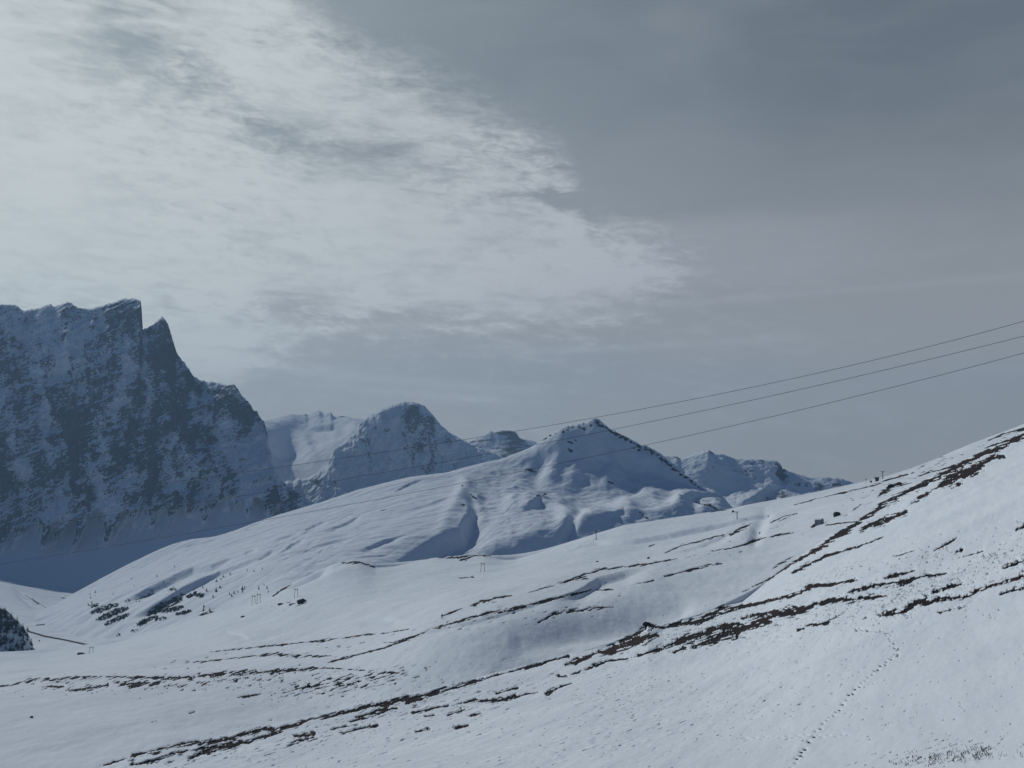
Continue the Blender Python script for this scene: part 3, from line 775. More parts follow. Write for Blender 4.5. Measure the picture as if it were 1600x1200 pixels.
crestD = [(-700,520,5000),(-400,500,5000),(-300,470,5000),(-150,490,5000),(-60,480,5000),(0,478.5,5000),(27,481,5000),(36,489,5000),(60,483,5000),(80,478,5000),(85,482,5000),(107,475,4990),(124,484,4990),(143,485,4980),(154,481,4970),(176,476,4960),(190,470,4950),(203.5,468,4950),(214,470,4950),(220,474,4950),(222,495,4940),(222.8,519,4930),
          (230,515,4920),(239,511,4910),(247,504,4900),(253,499,4900),(258,502,4900),(262,509,4890),(265,517,4880),(270,533,4870),(275,550,4860),(282,562,4850),(289,569,4840),(302.5,590,4830),(315,596,4820),(330,598,4800),(345,601,4780),(355,604,4770),(366,602,4760),(379,621,4740),(390,630,4715),(396,641,4700),(402,644,4690),(408,655,4675),(412.5,659,4660),(415.5,668,4640),(418,681,4620),(419.5,696,4600),(423,704,4580),(425,719,4560),(429,729,4530),(432,739,4510),(437,746,4490),(443,757,4460),(452,768,4440),(462,776,4420),(474,784,4400),(490,793,4380),(520,815,4330),(600,860,4230)]
D0 = [(-700,905,3650),(-150,930,3700),(0,930,3720),(120,938,3720),(300,900,3750),(420,860,3750),(520,880,3700),(600,900,3700)]
D1 = [(-700,800,4150),(-150,830,4150),(0,830,4150),(60,822,4150),(120,818,4160),(200,803,4170),(260,800,4180),(330,790,4180),(370,775,4180),(400,778,4150),(440,805,4120),(520,845,4080),(600,870,4050)]
D2 = [(-700,660,4550),(-150,650,4550),(0,640,4560),(200,640,4550),(300,680,4490),(370,690,4450),(410,722,4400),(440,755,4340),(470,775,4290),(520,805,4220),(600,845,4150)]
LD = Layer('rock_mountain', [D0, D1, D2, crestD], -690, 575, 940, [80, 210, 220, 14, 10], smooth=[20, 6, 8, 0], back=[(60, 40), (900, 700)])
rows = np.arange(LD.Y.shape[0])[:, None]
chute = ridged(LD.X / 120 + LD.Y / 900, LD.Y / 700, 4, 0.55)
body = sstep(-10, 14, rows - 84 + 44 * (chute - 0.25) + 16 * fbm(LD.X / 60, LD.Y / 160, 4)) * np.ones_like(LD.Y)
# buttresses and gullies: big ribs, smaller couloirs, slanting ledges
P_ = LD.X * 0.86 + LD.Z * 0.5; Q_ = LD.Z * 0.86 - LD.X * 0.5
rib = ridged(LD.X / 330 + 0.25 * fbm(LD.X / 200, LD.Z / 200, 2), LD.Z / 900 + 3, 3, 0.5)
cou = ridged(LD.X / 105 + LD.Z / 420, LD.Z / 330, 5, 0.58)
led = ridged(P_ / 260, Q_ / 62, 5, 0.6)
nrw = rows / (LD.ncrest - 1)
top = np.clip(1 - np.abs(nrw - 1) / 0.03, 0, 1)
dsp = (95 * rib + 44 * cou + 26 * led + 16 * fbm(LD.X / 26, LD.Z / 30, 4, 0.6)) * body * (1 - 0.55 * top) * (nrw < 1.02)
LD.Y = LD.Y - dsp
LD.X = LD.A * LD.Y
nx_, ny_, nz_ = LD.slope()
fin = fbm(LD.X / 15 - LD.Z / 70, LD.Z / 26, 5, 0.66)
big = fbm(LD.X / 130 + 7, LD.Z / 120, 3)
upper = np.exp(-(((LD.PX - 85) / 75) ** 2 + ((LD.PY - 535) / 42) ** 2))
rk = 0.37 + 0.85 * (0.56 - np.clip(nz_, 0.2, 1)) + 0.50 * (cou - 0.30) + 0.26 * (led - 0.28) + 0.38 * fin + 0.40 * big + 0.34 * fbm(LD.X / 52 + LD.Z / 110, LD.Z / 75, 4, 0.6) - 0.36 * upper
for (x, y, rx, ry, k) in ((205,500,22,40,.06),(258,545,22,45,.08),(330,640,50,40,.1),(200,720,90,60,.12),(60,740,60,70,.12),(230,600,60,50,.15),(385,660,20,30,.2),(405,725,30,50,-.45),(400,700,16,26,-.25),(440,775,26,12,.22),(425,765,14,20,.1),(395,755,12,18,.1),(175,790,45,16,-.3),(85,770,30,25,-.3),(20,640,26,60,-.15),(330,745,40,22,-.2)):
    rk = rk + k * np.exp(-(((LD.PX - x) / rx) ** 2 + ((LD.PY - y) / ry) ** 2))
wx = LD.PX + 7 * fbm(LD.X / 60, LD.Z / 60, 3); wy = LD.PY + 5 * fbm(LD.X / 50 + 9, LD.Z / 50, 3)
for poly, k in (([(58,585,8),(72,635,7),(68,690,9),(84,730,6)], -.42), ([(318,640,6),(348,695,8),(388,765,9)], -.36), ([(221,522,4),(226,560,5),(234,610,6),(228,650,4)], -.40), ([(168,690,9),(152,735,12),(160,765,9)], -.38),
                ([(275,680,6),(258,725,8),(285,772,8)], -.34), ([(15,690,7),(40,745,8)], -.34), ([(396,668,7),(420,720,9),(448,775,6)], -.34), ([(120,520,8),(100,560,10)], -.25), ([(300,620,5),(322,660,5)], -.25), ([(190,600,5),(178,650,6)], -.28),
                ([(300,600,7),(330,670,10),(366,742,8)], .24), ([(100,630,9),(118,700,12),(108,778,10)], .24), ([(262,560,8),(270,620,9),(286,690,10)], .26), ([(0,740,10),(26,800,10)], .22), ([(236,650,9),(242,720,11),(236,775,9)], .26), ([(20,600,8),(34,650,8)], .18), ([(200,640,8),(205,700,10)], .2), ([(340,606,6),(372,640,8),(396,665,5)], .2)):
    idx, d, side, hw, end = polydist(wx.ravel(), wy.ravel(), poly, 30)
    rf = rk.ravel(); rf[idx] += k * np.exp(-(d / hw) ** 2); rk = rf.reshape(rk.shape)
LD.attr['rock'] = rk * body
rr = np.arange(LD.Y.shape[0])[:, None] - (LD.ncrest - 1)
LD.Z += np.exp(-np.abs(rr) / 6.0) * (13 * fbm(LD.A * 380, LD.A * 0 + 2.2, 5, 0.65) + 3 * np.abs(perlin(LD.A * 900, LD.A * 0 + .4)))
LD.Z += (1 - body) * (nrw < 0.5) * (7 * fbm(LD.X / 130, LD.Y / 420, 4) + 2 * fbm(LD.X / 26, LD.Y / 200, 3))
LD.build(M_cliff)

# peak behind, right of the saddle
crestE = [(400,900,5300),(420,800,5310),(432,768,5320),(442,756,5325),(450,751,5330),(458,752,5330),(466,747,5335),(478,748,5340),(488,743,5345),(496,740,5345),(500,735,5350),(510,729,5355),(514,716,5365),(518,712,5370),(522,700,5380),(532,697,5390),(540,690,5400),(556,675,5445),(562,662,5472),(570,655,5490),(587,645,5490),(603,638,5490),(612,634,5490),(620,632,5490),(630,629.5,5490),(645,629,5490),(655,632,5490),(664,636,5490),(675,647,5490),(689,665,5472),(705,678,5454),(722,687,5436),(745,698,5400),(770,708,5382),(800,722,5355),(850,760,5310)]
E0 = [(400,920,4770),(440,900,4770),(520,860,4770),(640,830,4770),(850,830,4770)]
E1 = [(440,910,5040),(480,790,5130),(520,760,5202),(600,740,5265),(680,740,5265),(750,740,5220),(850,780,5175)]
LE = Layer('snow_peak', [E0, E1, crestE], 414, 846, 450, [60, 170, 16, 8], smooth=[10, 6, 0], back=[(90, 50), (900, 700)])
g, r = crag(LE, 52, 150, 0.40, 0.66, keep=0.06, stretch=2.6)
nrag = fbm(LE.X / 60, LE.Z / 130, 5, 0.6)
rk = 0.10 + 0.75 * nrag + 0.30 * (LE.attr['rock'] - 0.3)
for (x, y, rx, ry, k) in ((655,650,30,30,.38),(648,690,12,45,.35),(672,720,18,40,.22),(515,705,12,16,.3),(500,760,20,20,.35),(570,690,10,26,.22),(700,690,16,16,.2),(625,640,26,6,.25),(545,690,14,8,.2)):
    rk = rk + k * np.exp(-(((LE.PX - x) / rx) ** 2 + ((LE.PY - y) / ry) ** 2))
LE.attr['rock'] = rk
rr = np.arange(LE.Y.shape[0])[:, None] - (LE.ncrest - 1)
LE.Z += np.exp(-np.abs(rr) / 8.0) * 10 * fbm(LE.A * 300, LE.A * 0 + 5.2, 5, 0.65)
LE.build(M_far)

# sunlit bowl and jagged ridge between the rock wall and the peak
crestG = [(330,660,6800),(405,660,6800),(420,658,6800),(441,652,6980),(460,648,6980),(477,645,6980),(482,648,6980),(492,644,6980),(499,642,6980),(506,647,6980),(517,643.5,6980),(522,651,6980),(546,650,6980),(565,656,6980),(580,650,6980),(600,645,6980),(650,660,6980)]
G0 = [(330,900,4900),(400,900,4950),(430,880,5000),(470,860,5200),(500,850,5300),(560,830,5400),(650,830,5500)]
G1 = [(330,735,5500),(400,737,5560),(420,739,5600),(440,743,5640),(470,745,5640),(500,738,5620),(520,728,5660),(560,710,5800),(650,700,5900)]
G2 = [(330,684,5900),(400,676,5850),(412,678,5900),(425,680,6000),(440,682,6250),(456,680,6560),(480,672,6690),(520,666,6500),(560,662,6400),(650,672,6400)]
LG = Layer('snow_bowl', [G0, G1, G2, crestG], 335, 645, 320, [70, 70, 60, 10, 6], smooth=[10, 10, 10, 0], back=[(80, 40), (700, 500)])
LG.scarp([(420,690,20),(440,700,30),(470,705,10)], 12, 3)
LG.scarp([(480,672,20),(520,662,30),(556,664,20)], 8, 2)
LG.bump([(405,672,0),(425,690,-24),(445,705,-20),(470,712,-8)], 14)
LG.bump([(455,660,10),(475,690,22),(490,720,12)], 10)
LG.Z += 22 * fbm(LG.X / 230, LG.Y / 330, 4) + 3 * fbm(LG.X / 60, LG.Y / 60, 3)
rw = np.arange(LG.Y.shape[0])[:, None] / LG.ncrest
rib = fbm(LG.X / 26, LG.Y / 500, 3)
LG.attr['rock'] = sstep(0.90, 0.97, rw) * (0.35 + 0.8 * rib) + 0.2 * fbm(LG.X / 40, LG.Y / 60, 4)
LG.build(M_far)

# low dark flat-topped crag behind the hill
crestH = [(700,705,6900),(735,691,6900),(745,685,6900),(755,680,6900),(766,674,6900),(772,676,6900),(779,674,6900),(796,673.5,6900),(807,677,6900),(812,685,6900),(816,687,6900),(821,687,6900),(835,690,6900),(900,720,6900)]
H0 = [(700,770,6300),(780,740,6300),(900,760,6300)]
H1 = [(700,725,6700),(780,697,6750),(840,705,6750),(900,740,6750)]
LH = Layer('flat_topped_crag', [H0, H1, crestH], 704, 896, 220, [40, 80, 10, 6], smooth=[6, 6, 0], back=[(120, 20), (600, 500)])
crag(LH, 18, 160, 0.25, 0.6, keep=0.06)
LH.attr['rock'] = 0.36 + 0.6 * fbm(LH.X / 90, LH.Z / 25, 4) + 0.3 * np.exp(-(((LH.PX - 800) / 14) ** 2))
LH.build(M_far)

# rounded far mountain on the right
crestF = [(940,760,4300),(990,722,4300),(1010,708,4300),(1020,703,4300),(1034,713,4300),(1046,714,4300),(1058,714,4300),(1064,718,4300),(1075,714,4300),(1086,710,4300),(1098,706,4300),(1107,703.5,4300),(1116,709,4300),(1130,710,4300),(1140,713,4300),(1152,717,4300),(1168,717,4300),(1185,718,4300),(1200,719,4300),(1212,720,4300),(1219,725,4300),(1223,732,4300),(1232,737,4300),(1242,740,4300),(1264,746,4300),(1290,746,4300),(1308,747,4300),(1320,750,4300),(1333,754,4300),(1370,764,4300),(1500,800,4300)]
F0 = [(940,830,3200),(1050,815,3200),(1150,810,3200),(1300,800,3200),(1500,830,3200)]
F1 = [(940,800,3950),(1050,775,4020),(1120,775,4040),(1180,768,4060),(1210,766,4080),(1225,770,4080),(1260,775,4100),(1330,770,4150),(1500,820,4100)]
LF = Layer('round_mountain', [F0, F1, crestF], 945, 1495, 560, [70, 170, 16, 8], smooth=[10, 3, 0.5], back=[(150, 40), (900, 600)])
LF.scarp([(1150,792,10),(1185,772,45),(1205,760,50),(1228,758,30)], 20, 2.5)
LF.scarp([(1212,722,20),(1222,732,40),(1232,745,30),(1236,757,10)], 16, 2)
LF.bump([(1190,740,-14),(1160,735,-12)], 14)
LF.bump([(1107,706,0),(1098,740,10),(1090,770,8)], 18)
LF.bump([(1140,725,-6),(1135,760,-18)], 14)
fade = 1 - sstep(0.9, 1.0, np.arange(LF.Y.shape[0])[:, None] / LF.ncrest)
LF.Z += fade * (16 * fbm(LF.X / 120, LF.Y / 90, 5, 0.58) + 4 * fbm(LF.X / 40, LF.Y / 60, 3))
nrag = fbm(LF.X / 45, LF.Z / 40 + LF.Y / 90, 5, 0.6)
rk = 0.02 + 0.55 * nrag
for (x, y, rx, ry, k) in ((1107,706,16,5,.35),(1050,715,18,6,.5),(1022,706,8,7,.6),(1218,730,12,14,.5),(1215,775,24,10,.35),(1170,735,16,5,.3),(1290,760,60,12,.22),(1250,770,20,14,.3),(1180,719,30,2.5,.4)):
    rk = rk + k * np.exp(-(((LF.PX - x) / rx) ** 2 + ((LF.PY - y) / ry) ** 2))
rr = np.arange(LF.Y.shape[0])[:, None] - (LF.ncrest - 1)
LF.Z += np.exp(-np.abs(rr) / 8.0) * 5 * fbm(LF.A * 260, LF.A * 0 + 8.2, 5, 0.65)
LF.attr['rock'] = rk + 0.06 + 0.5 * (ridged(LF.X / 70, LF.Z / 60, 4) - 0.35)
LF.build(M_far)
#PART2
# ------------------------------------------------------------------ objects
def tag(o, label, cat, group=None, kind=None):
    if label: o['label'] = label
    if cat: o['category'] = cat
    if group: o['group'] = group
    if kind: o['kind'] = kind
    return o


def empty(name, loc, rz=0.0):
    o = bpy.data.objects.new(name, None); o.empty_display_size = 0.5; col.objects.link(o)
    o.location = loc; o.rotation_euler = (0, 0, rz)
    return o


def mesh_obj(name, bm, m, parent=None, smooth=False):
    me = bpy.data.meshes.new(name); bmesh.ops.recalc_face_normals(bm, faces=bm.faces[:]); bm.to_mesh(me); bm.free()
    for mm in (m if isinstance(m, (list, tuple)) else [m]): me.materials.append(mm)
    if smooth:
        for p in me.polygons: p.use_smooth = True
    o = bpy.data.objects.new(name, me); col.objects.link(o)
    if parent: o.parent = parent
    return o


def copy_tree(root):
    c = root.copy(); col.objects.link(c)
    for ch in list(root.children):
        d = ch.copy(); col.objects.link(d); d.parent = c
        for g in list(ch.children):
            e = g.copy(); col.objects.link(e); e.parent = d
    return c


def box(bm, c, s, rot=None, bev=0.0):
    q = bmesh.ops.create_cube(bm, size=1.0)
    vs = q['verts']
    bmesh.ops.scale(bm, vec=s, verts=vs)
    if bev:
        es = list({e for v in vs for e in v.link_edges})
        r = bmesh.ops.bevel(bm, geom=es, offset=bev, segments=1, affect='EDGES')
        vs = list({v for f in r['faces'] for v in f.verts} | {v for v in vs if v.is_valid})
    if rot is not None: bmesh.ops.rotate(bm, cent=(0, 0, 0), matrix=rot, verts=vs)
    bmesh.ops.translate(bm, vec=c, verts=vs)
    return vs


def tube(bm, pts, radii, n=8, cap=True):
    rings = []
    for i, p in enumerate(pts):
        p = Vector(p)
        a = Vector(pts[max(i - 1, 0)]); b = Vector(pts[min(i + 1, len(pts) - 1)])
        d = (b - a).normalized()
        s = d.cross(Vector((0, 0, 1)))
        if s.length < 1e-3: s = d.cross(Vector((1, 0, 0)))
        s.normalize(); t = d.cross(s)
        r = radii[i] if isinstance(radii, (list, tuple)) else radii
        rings.append([bm.verts.new(p + s * (r * math.cos(2 * math.pi * k / n)) + t * (r * math.sin(2 * math.pi * k / n))) for k in range(n)])
    for r0, r1 in zip(rings, rings[1:]):
        for k in range(n):
            bm.faces.new((r0[k], r0[(k + 1) % n], r1[(k + 1) % n], r1[k]))
    if cap:
        bm.faces.new(rings[0]); bm.faces.new(rings[-1][::-1])


M_steel = plain('galvanised steel', (0.10, 0.105, 0.11), (0.07, 0.072, 0.075), 3, 0.55, 0.3)
M_cable = plain('dark cable', (0.018, 0.018, 0.020), (0.013, 0.013, 0.014), 3, 0.6)
M_wood = plain('weathered wood', (0.10, 0.075, 0.055), (0.05, 0.04, 0.032), 4, 0.85)
M_panel = plain('grey panel', (0.25, 0.26, 0.28), (0.19, 0.20, 0.21), 2, 0.7)
M_dark = plain('dark painted steel', (0.035, 0.037, 0.042), (0.025, 0.026, 0.03), 2, 0.6)
M_roof = plain('snow on roof', (0.82, 0.83, 0.85), (0.76, 0.78, 0.82), 1, 0.8)
M_stone = plain('dark boulder', (0.060, 0.055, 0.052), (0.030, 0.028, 0.027), 1.5, 0.9)
M_needle = plain('conifer needles', (0.020, 0.030, 0.024), (0.035, 0.046, 0.034), 0.8, 0.9)
M_bark = plain('conifer bark', (0.06, 0.045, 0.035), None, 3, 0.9)
M_cloth = plain('dark ski clothing', (0.018, 0.020, 0.028), (0.026, 0.028, 0.036), 5, 0.8)
M_skin = plain('skin', (0.45, 0.28, 0.20), (0.40, 0.25, 0.18), 20, 0.6)
M_grass = plain('dry grass', (0.16, 0.13, 0.085), (0.08, 0.066, 0.045), 0.5, 0.9)


# ---- ski lift: portal towers
def portal_tower():
    root = empty('lift_portal', (0, 0, 0))
    for s in (-1, 1):
        bm = bmesh.new()
        tube(bm, [(s * 1.75, 0, -1.5), (s * 1.75, 0, 0.4), (s * 1.35, 0, 8.0)], [0.26, 0.24, 0.17], 10)
        bx = box(bm, (s * 1.75, 0, 0.1), (0.9, 0.9, 0.5), None, 0.05)
        mesh_obj('leg', bm, M_steel, root, True)
    bm = bmesh.new(); box(bm, (0, 0, 8.1), (3.9, 0.45, 0.55), None, 0.06)
    for s in (-1, 1): box(bm, (s * 0.9, 0, 7.55), (0.12, 0.12, 1.0), Matrix.Rotation(s * 0.7, 3, 'Y'))
    mesh_obj('crossbeam', bm, M_steel, root)
    for s in (-1, 1):
        bm = bmesh.new()
        box(bm, (s * 1.6, 0, 8.6), (0.22, 2.6, 0.22), None, 0.03)
        for k in range(4):
            tube(bm, [(s * 1.6 - 0.09, -0.95 + k * 0.63, 8.88), (s * 1.6 + 0.09, -0.95 + k * 0.63, 8.88)], 0.24, 12)
        mesh_obj('sheave_train', bm, M_dark, root)
    return root


def mast_tower():
    root = empty('lift_mast', (0, 0, 0))
    bm = bmesh.new(); tube(bm, [(0, 0, -1.5), (0, 0, 0.5), (0, 0, 8.6)], [0.36, 0.34, 0.24], 12); box(bm, (0, 0, 0.1), (1.2, 1.2, 0.5), None, 0.05)
    mesh_obj('mast', bm, M_steel, root, False)
    bm = bmesh.new(); box(bm, (0, 0, 8.3), (2.7, 0.35, 0.4), None, 0.05)
    for s in (-1, 1): box(bm, (s * 0.6, 0, 7.85), (0.12, 0.12, 1.2), Matrix.Rotation(-s * 0.9, 3, 'Y'))
    mesh_obj('crossarm', bm, M_steel, root)
    for s in (-1, 1):
        bm = bmesh.new(); box(bm, (s * 1.15, 0, 8.75), (0.24, 2.4, 0.24), None, 0.03)
        for k in range(4):
            tube(bm, [(s * 1.15 - 0.09, -0.9 + k * 0.6, 9.02), (s * 1.15 + 0.09, -0.9 + k * 0.6, 9.02)], 0.24, 12)
        mesh_obj('sheave_train', bm, M_dark, root)
    bm = bmesh.new()
    for s in (-0.2, 0.2): tube(bm, [(s, -0.42, 0.6), (s, -0.32, 8.3)], 0.03, 6)
    for k in range(24): tube(bm, [(-0.2, -0.42 + 0.1 * k / 24, 0.8 + k * 0.31), (0.2, -0.42 + 0.1 * k / 24, 0.8 + k * 0.31)], 0.025, 5)
    mesh_obj('ladder', bm, M_dark, root)
    return root


portal = portal_tower(); mast = mast_tower()
P_SPOTS = [(396, 944, LB, 0.95, 0.15, 'steel lift portal left of its twin at the edge of the wooded gully'),
           (404.5, 943, LB, 1.0, 0.15, 'steel lift portal right of its twin at the edge of the wooded gully'),
           (463, 933, LB, 0.95, 0.1, 'steel lift portal just behind the dark rock pile on the snow slope'),
           (755, 893, LB, 0.95, 0.1, 'lone steel lift portal below the bare rocky crest in the middle'),
           (142.5, 1020, LB, 0.95, 0.5, 'small wide steel lift portal down on the snowy valley floor')]
for i, (px, py, L, sc, rz, lab) in enumerate(P_SPOTS):
    o = portal if i == 0 else copy_tree(portal)
    p = L.at(px, py); o.location = p
    k = sc * (1.0 if i < 4 else 0.92)
    # real towers differ in height: scaled to the height each shows
    hgt = {0: 13.5, 1: 14.5, 2: 13.0, 3: 13.0, 4: 9.0}[i] * p.y / FPX
    o.scale = (k * (0.95 if i < 4 else 1.35), k, hgt / 8.9); o.rotation_euler[2] = rz
    tag(o, lab, 'lift tower', 'portal towers of the ski lift')
for i, (px, py, hpx, lab) in enumerate(((931, 843.5, 14, 'dark single-post lift mast with crossarm where the track tops the snowy shoulder'),
                                        (1151.5, 811, 11.5, 'single-post lift mast with crossarm beside the groomed track'),
                                        (1379.5, 748, 11.5, 'single-post lift mast on the skyline beside the dark lift cabin'))):
    o = mast if i == 0 else copy_tree(mast)
    p = LB.at(px, py); o.location = p; hgt = hpx * p.y / FPX
    o.scale = (1, 1, hgt / 9.2); o.rotation_euler[2] = 0.35
    tag(o, lab, 'lift mast', 'single masts of the ski lift')


# ---- huts
def gable_hut(name, wd, dp, h, rise, wall_m, snow=True):
    root = empty(name, (0, 0, 0))
    bm = bmesh.new()
    prof = [(-wd / 2, -1.0), (wd / 2, -1.0), (wd / 2, h), (0, h + rise), (-wd / 2, h)]
    a = [bm.verts.new((x, -dp / 2, z)) for x, z in prof]; b = [bm.verts.new((x, dp / 2, z)) for x, z in prof]
    bm.faces.new(a); bm.faces.new(b[::-1])
    for i in range(5): bm.faces.new((a[i], b[i], b[(i + 1) % 5], a[(i + 1) % 5]))
    mesh_obj('wall', bm, wall_m, root)
    bm = bmesh.new()
    for s in (-1, 1):
        an = math.atan2(rise, wd / 2); ln = math.hypot(rise, wd / 2) + 0.35
        box(bm, (s * (wd / 4 + 0.12), 0, h + rise / 2 + 0.09), (ln, dp + 0.6, 0.14), Matrix.Rotation(s * an, 3, 'Y'))
    mesh_obj('roof', bm, M_dark if not snow else M_roof, root)
    bm = bmesh.new(); box(bm, (0.1 * wd, -dp / 2 - 0.03, 1.0), (0.9, 0.07, 2.0), None, 0.01)
    d = mesh_obj('door', bm, M_wood, root)
    bm = bmesh.new(); box(bm, (0.1 * wd + 0.33, -dp / 2 - 0.10, 1.0), (0.12, 0.07, 0.04)); mesh_obj('handle', bm, M_steel, d)
    bm = bmesh.new(); box(bm, (-0.27 * wd, -dp / 2 - 0.025, 1.5), (0.8, 0.05, 0.7)); f = mesh_obj('window', bm, M_dark, root)
    return root


hut = gable_hut('snow_shed', 5.2, 5.0, 4.4, 1.0, M_panel)
p = LB.at(1280, 820); hut.location = p - Vector((0, 0, 0.3)); hut.rotation_euler[2] = 0.75
k = 10.5 * p.y / FPX / 5.4; hut.scale = (k, k, k)
tag(hut, 'small grey box-shaped shed standing on bare ground on the right slope', 'shed')

cab = empty('lift_cabin', (0, 0, 0))
bm = bmesh.new(); q = [(-1.5, -1), (1.5, -1), (1.6, 1.6), (2.4, 4.4), (-2.4, 4.4), (-1.6, 1.6)]
a = [bm.verts.new((x, -1.6, z)) for x, z in q]; b = [bm.verts.new((x, 1.6, z)) for x, z in q]
bm.faces.new(a); bm.faces.new(b[::-1])
for i in range(6): bm.faces.new((a[i], b[i], b[(i + 1) % 6], a[(i + 1) % 6]))
mesh_obj('cabin', bm, M_wood, cab)
bm = bmesh.new(); box(bm, (0, 0, 4.62), (5.6, 3.9, 0.3), None, 0.04); mesh_obj('roof', bm, M_dark, cab)
bm = bmesh.new(); box(bm, (0, -1.66, 3.2), (2.8, 0.1, 1.0)); mesh_obj('window', bm, M_dark, cab)
bm = bmesh.new(); box(bm, (-0.5, -1.63, 0.9), (0.9, 0.08, 1.9)); mesh_obj('door', bm, M_dark, cab)
p = LB.at(1371, 752); cab.location = p; k = 6.2 * p.y / FPX / 4.8; cab.scale = (k, k, k); cab.rotation_euler[2] = 0.1
tag(cab, 'dark lift cabin flaring towards its flat roof on the right skyline', 'lift cabin')

gun = empty('snow_gun', (0, 0, 0))
bm = bmesh.new()
for an in (0, 2.1, 4.2): tube(bm, [(0, 0, 1.3), (math.cos(an) * 1.1, math.sin(an) * 1.1, -0.4)], 0.10, 8)
mesh_obj('stand', bm, M_steel, gun)
bm = bmesh.new(); tube(bm, [(-0.9, 0, 1.5), (-0.6, 0, 1.55), (0.3, 0, 1.75), (1.0, 0, 1.95)], [0.55, 0.75, 0.72, 0.62], 16); mesh_obj('fan_barrel', bm, M_dark, gun, True)
bm = bmesh.new(); tube(bm, [(1.0, 0, 1.95), (1.14, 0, 1.99)], 0.68, 16); mesh_obj('nozzle_ring', bm, M_steel, gun)
p = LB.at(1361.5, 755); gun.location = p; k = 4.2 * p.y / FPX / 2.5; gun.scale = (k, k, k); gun.rotation_euler[2] = 2.6
tag(gun, 'dark snow gun on a low stand left of the lift cabin', 'snow gun')

mk = empty('marker_post', (0, 0, 0))
bm = bmesh.new(); tube(bm, [(0, 0, -0.5), (0, 0, 4.6)], 0.11, 8); mesh_obj('pole', bm, M_steel, mk)
bm = bmesh.new(); box(bm, (0, 0, 4.3), (0.9, 0.06, 1.1), None, 0.02); mesh_obj('sign_board', bm, M_dark, mk)
p = LB.at(1352.5, 756); mk.location = p; k = 8 * p.y / FPX / 4.85; mk.scale = (k, k, k)
tag(mk, 'thin piste marker post with small dark board on the right skyline', 'marker post')

# fence of a few rails by the bare rocks near the upper right skyline
fn = empty('snow_fence', (0, 0, 0))
pa = LB.at(1463, 744); pb = LB.at(1493, 735)
d = pb - pa; fn.location = pa
n = 7
for i in range(n):
    q = LB.at(1463 + 30 * i / (n - 1), 744 - 9 * i / (n - 1)) - pa
    bm = bmesh.new(); tube(bm, [q + Vector((0, 0, -0.5)), q + Vector((0, 0, 2.0))], 0.10, 6); mesh_obj('post', bm, M_wood, fn)
for h in (0.8, 1.7):
    bm = bmesh.new(); tube(bm, [LB.at(1463 + 30 * i / (n - 1), 744 - 9 * i / (n - 1)) - pa + Vector((0, -0.12, h)) for i in range(n)], 0.08, 6); mesh_obj('rail', bm, M_wood, fn)
tag(fn, 'low wooden snow fence among bare patches near the upper right skyline', 'fence')


# ---- overhead cables
def cable(pts, label):
    P = []
    pts = sorted(pts)
    xs = np.array([q[0] for q in pts], float); ys = np.array([q[1] for q in pts], float)
    cf = np.polyfit((xs - 800) / 800, ys, 3)
    for px in np.linspace(-420, 1980, 121):
        py = np.polyval(cf, (px - 800) / 800)
        inv = 1 / 250 + (1 / 165 - 1 / 250) * px / 1600
        Yd = 1 / max(inv, 1 / 1400)
        a, e = px_dir(px, py); P.append((a * Yd, Yd, e * Yd))
    bm = bmesh.new(); tube(bm, P, 0.034, 6)
    o = mesh_obj('overhead_cable', bm, M_cable, None, True)
    tag(o, label, 'cable', 'overhead cables crossing the view')
cable([(1600,502),(1400,554),(1196,600),(1000,642),(929,652),(800,674),(690,692),(440,730),(161,768)], 'topmost of the three thin dark cables crossing the sky')
cable([(1600,525),(1400,574),(1240,611),(958,671),(840,695),(771,706),(620,735),(400,772),(200,801)], 'middle one of the three thin dark cables crossing the sky')
cable([(1600,552),(1400,603),(1240,643),(1000,697),(800,739),(720,757),(554,787),(400,814),(261,838),(0,882)], 'lowest of the three thin dark cables crossing the sky')


# ---- conifers
def conifer(name, seed, h=6.0, wd=0.30, gaps=0.25):
    rnd = random.Random(seed)
    bm = bmesh.new()
    nl = 11
    for i in range(nl):
        f = i / (nl - 1)
        z = h * (0.10 + 0.86 * f); rad = h * wd * (1 - f) ** 0.85 * rnd.uniform(0.8, 1.15) + 0.08
        nb = max(5, int(11 * (1 - f) + 4)); ph = rnd.random() * 6.28
        for k in range(nb):
            if rnd.random() < gaps * 0.6: continue
            an = ph + 2 * math.pi * k / nb + rnd.uniform(-.2, .2); rr = rad * rnd.uniform(0.65, 1.1)
            dr = Vector((math.cos(an), math.sin(an), 0)); sd = Vector((-dr.y, dr.x, 0))
            tip = dr * rr + Vector((0, 0, z - 0.32 * rr)); r0 = Vector((0, 0, z + 0.12 * rr)); mid = dr * rr * 0.55 + Vector((0, 0, z - 0.06 * rr))
            wv = sd * rr * 0.33
            v = [bm.verts.new(q) for q in (r0, mid + wv, tip, mid - wv, mid + Vector((0, 0, -0.28 * rr)))]
            bm.faces.new((v[0], v[1], v[2], v[3])); bm.faces.new((v[0], v[4], v[1])); bm.faces.new((v[1], v[4], v[2])); bm.faces.new((v[2], v[4], v[3])); bm.faces.new((v[3], v[4], v[0]))
    root = empty(name, (0, 0, 0))
    crown = mesh_obj('crown', bm, M_needle, root)
    bm = bmesh.new(); tube(bm, [(0, 0, -0.8), (0, 0, h * 0.3), (0, 0, h * 0.95)], [h * 0.028, h * 0.02, h * 0.005], 7)
    mesh_obj('trunk', bm, M_bark, root)
    return root


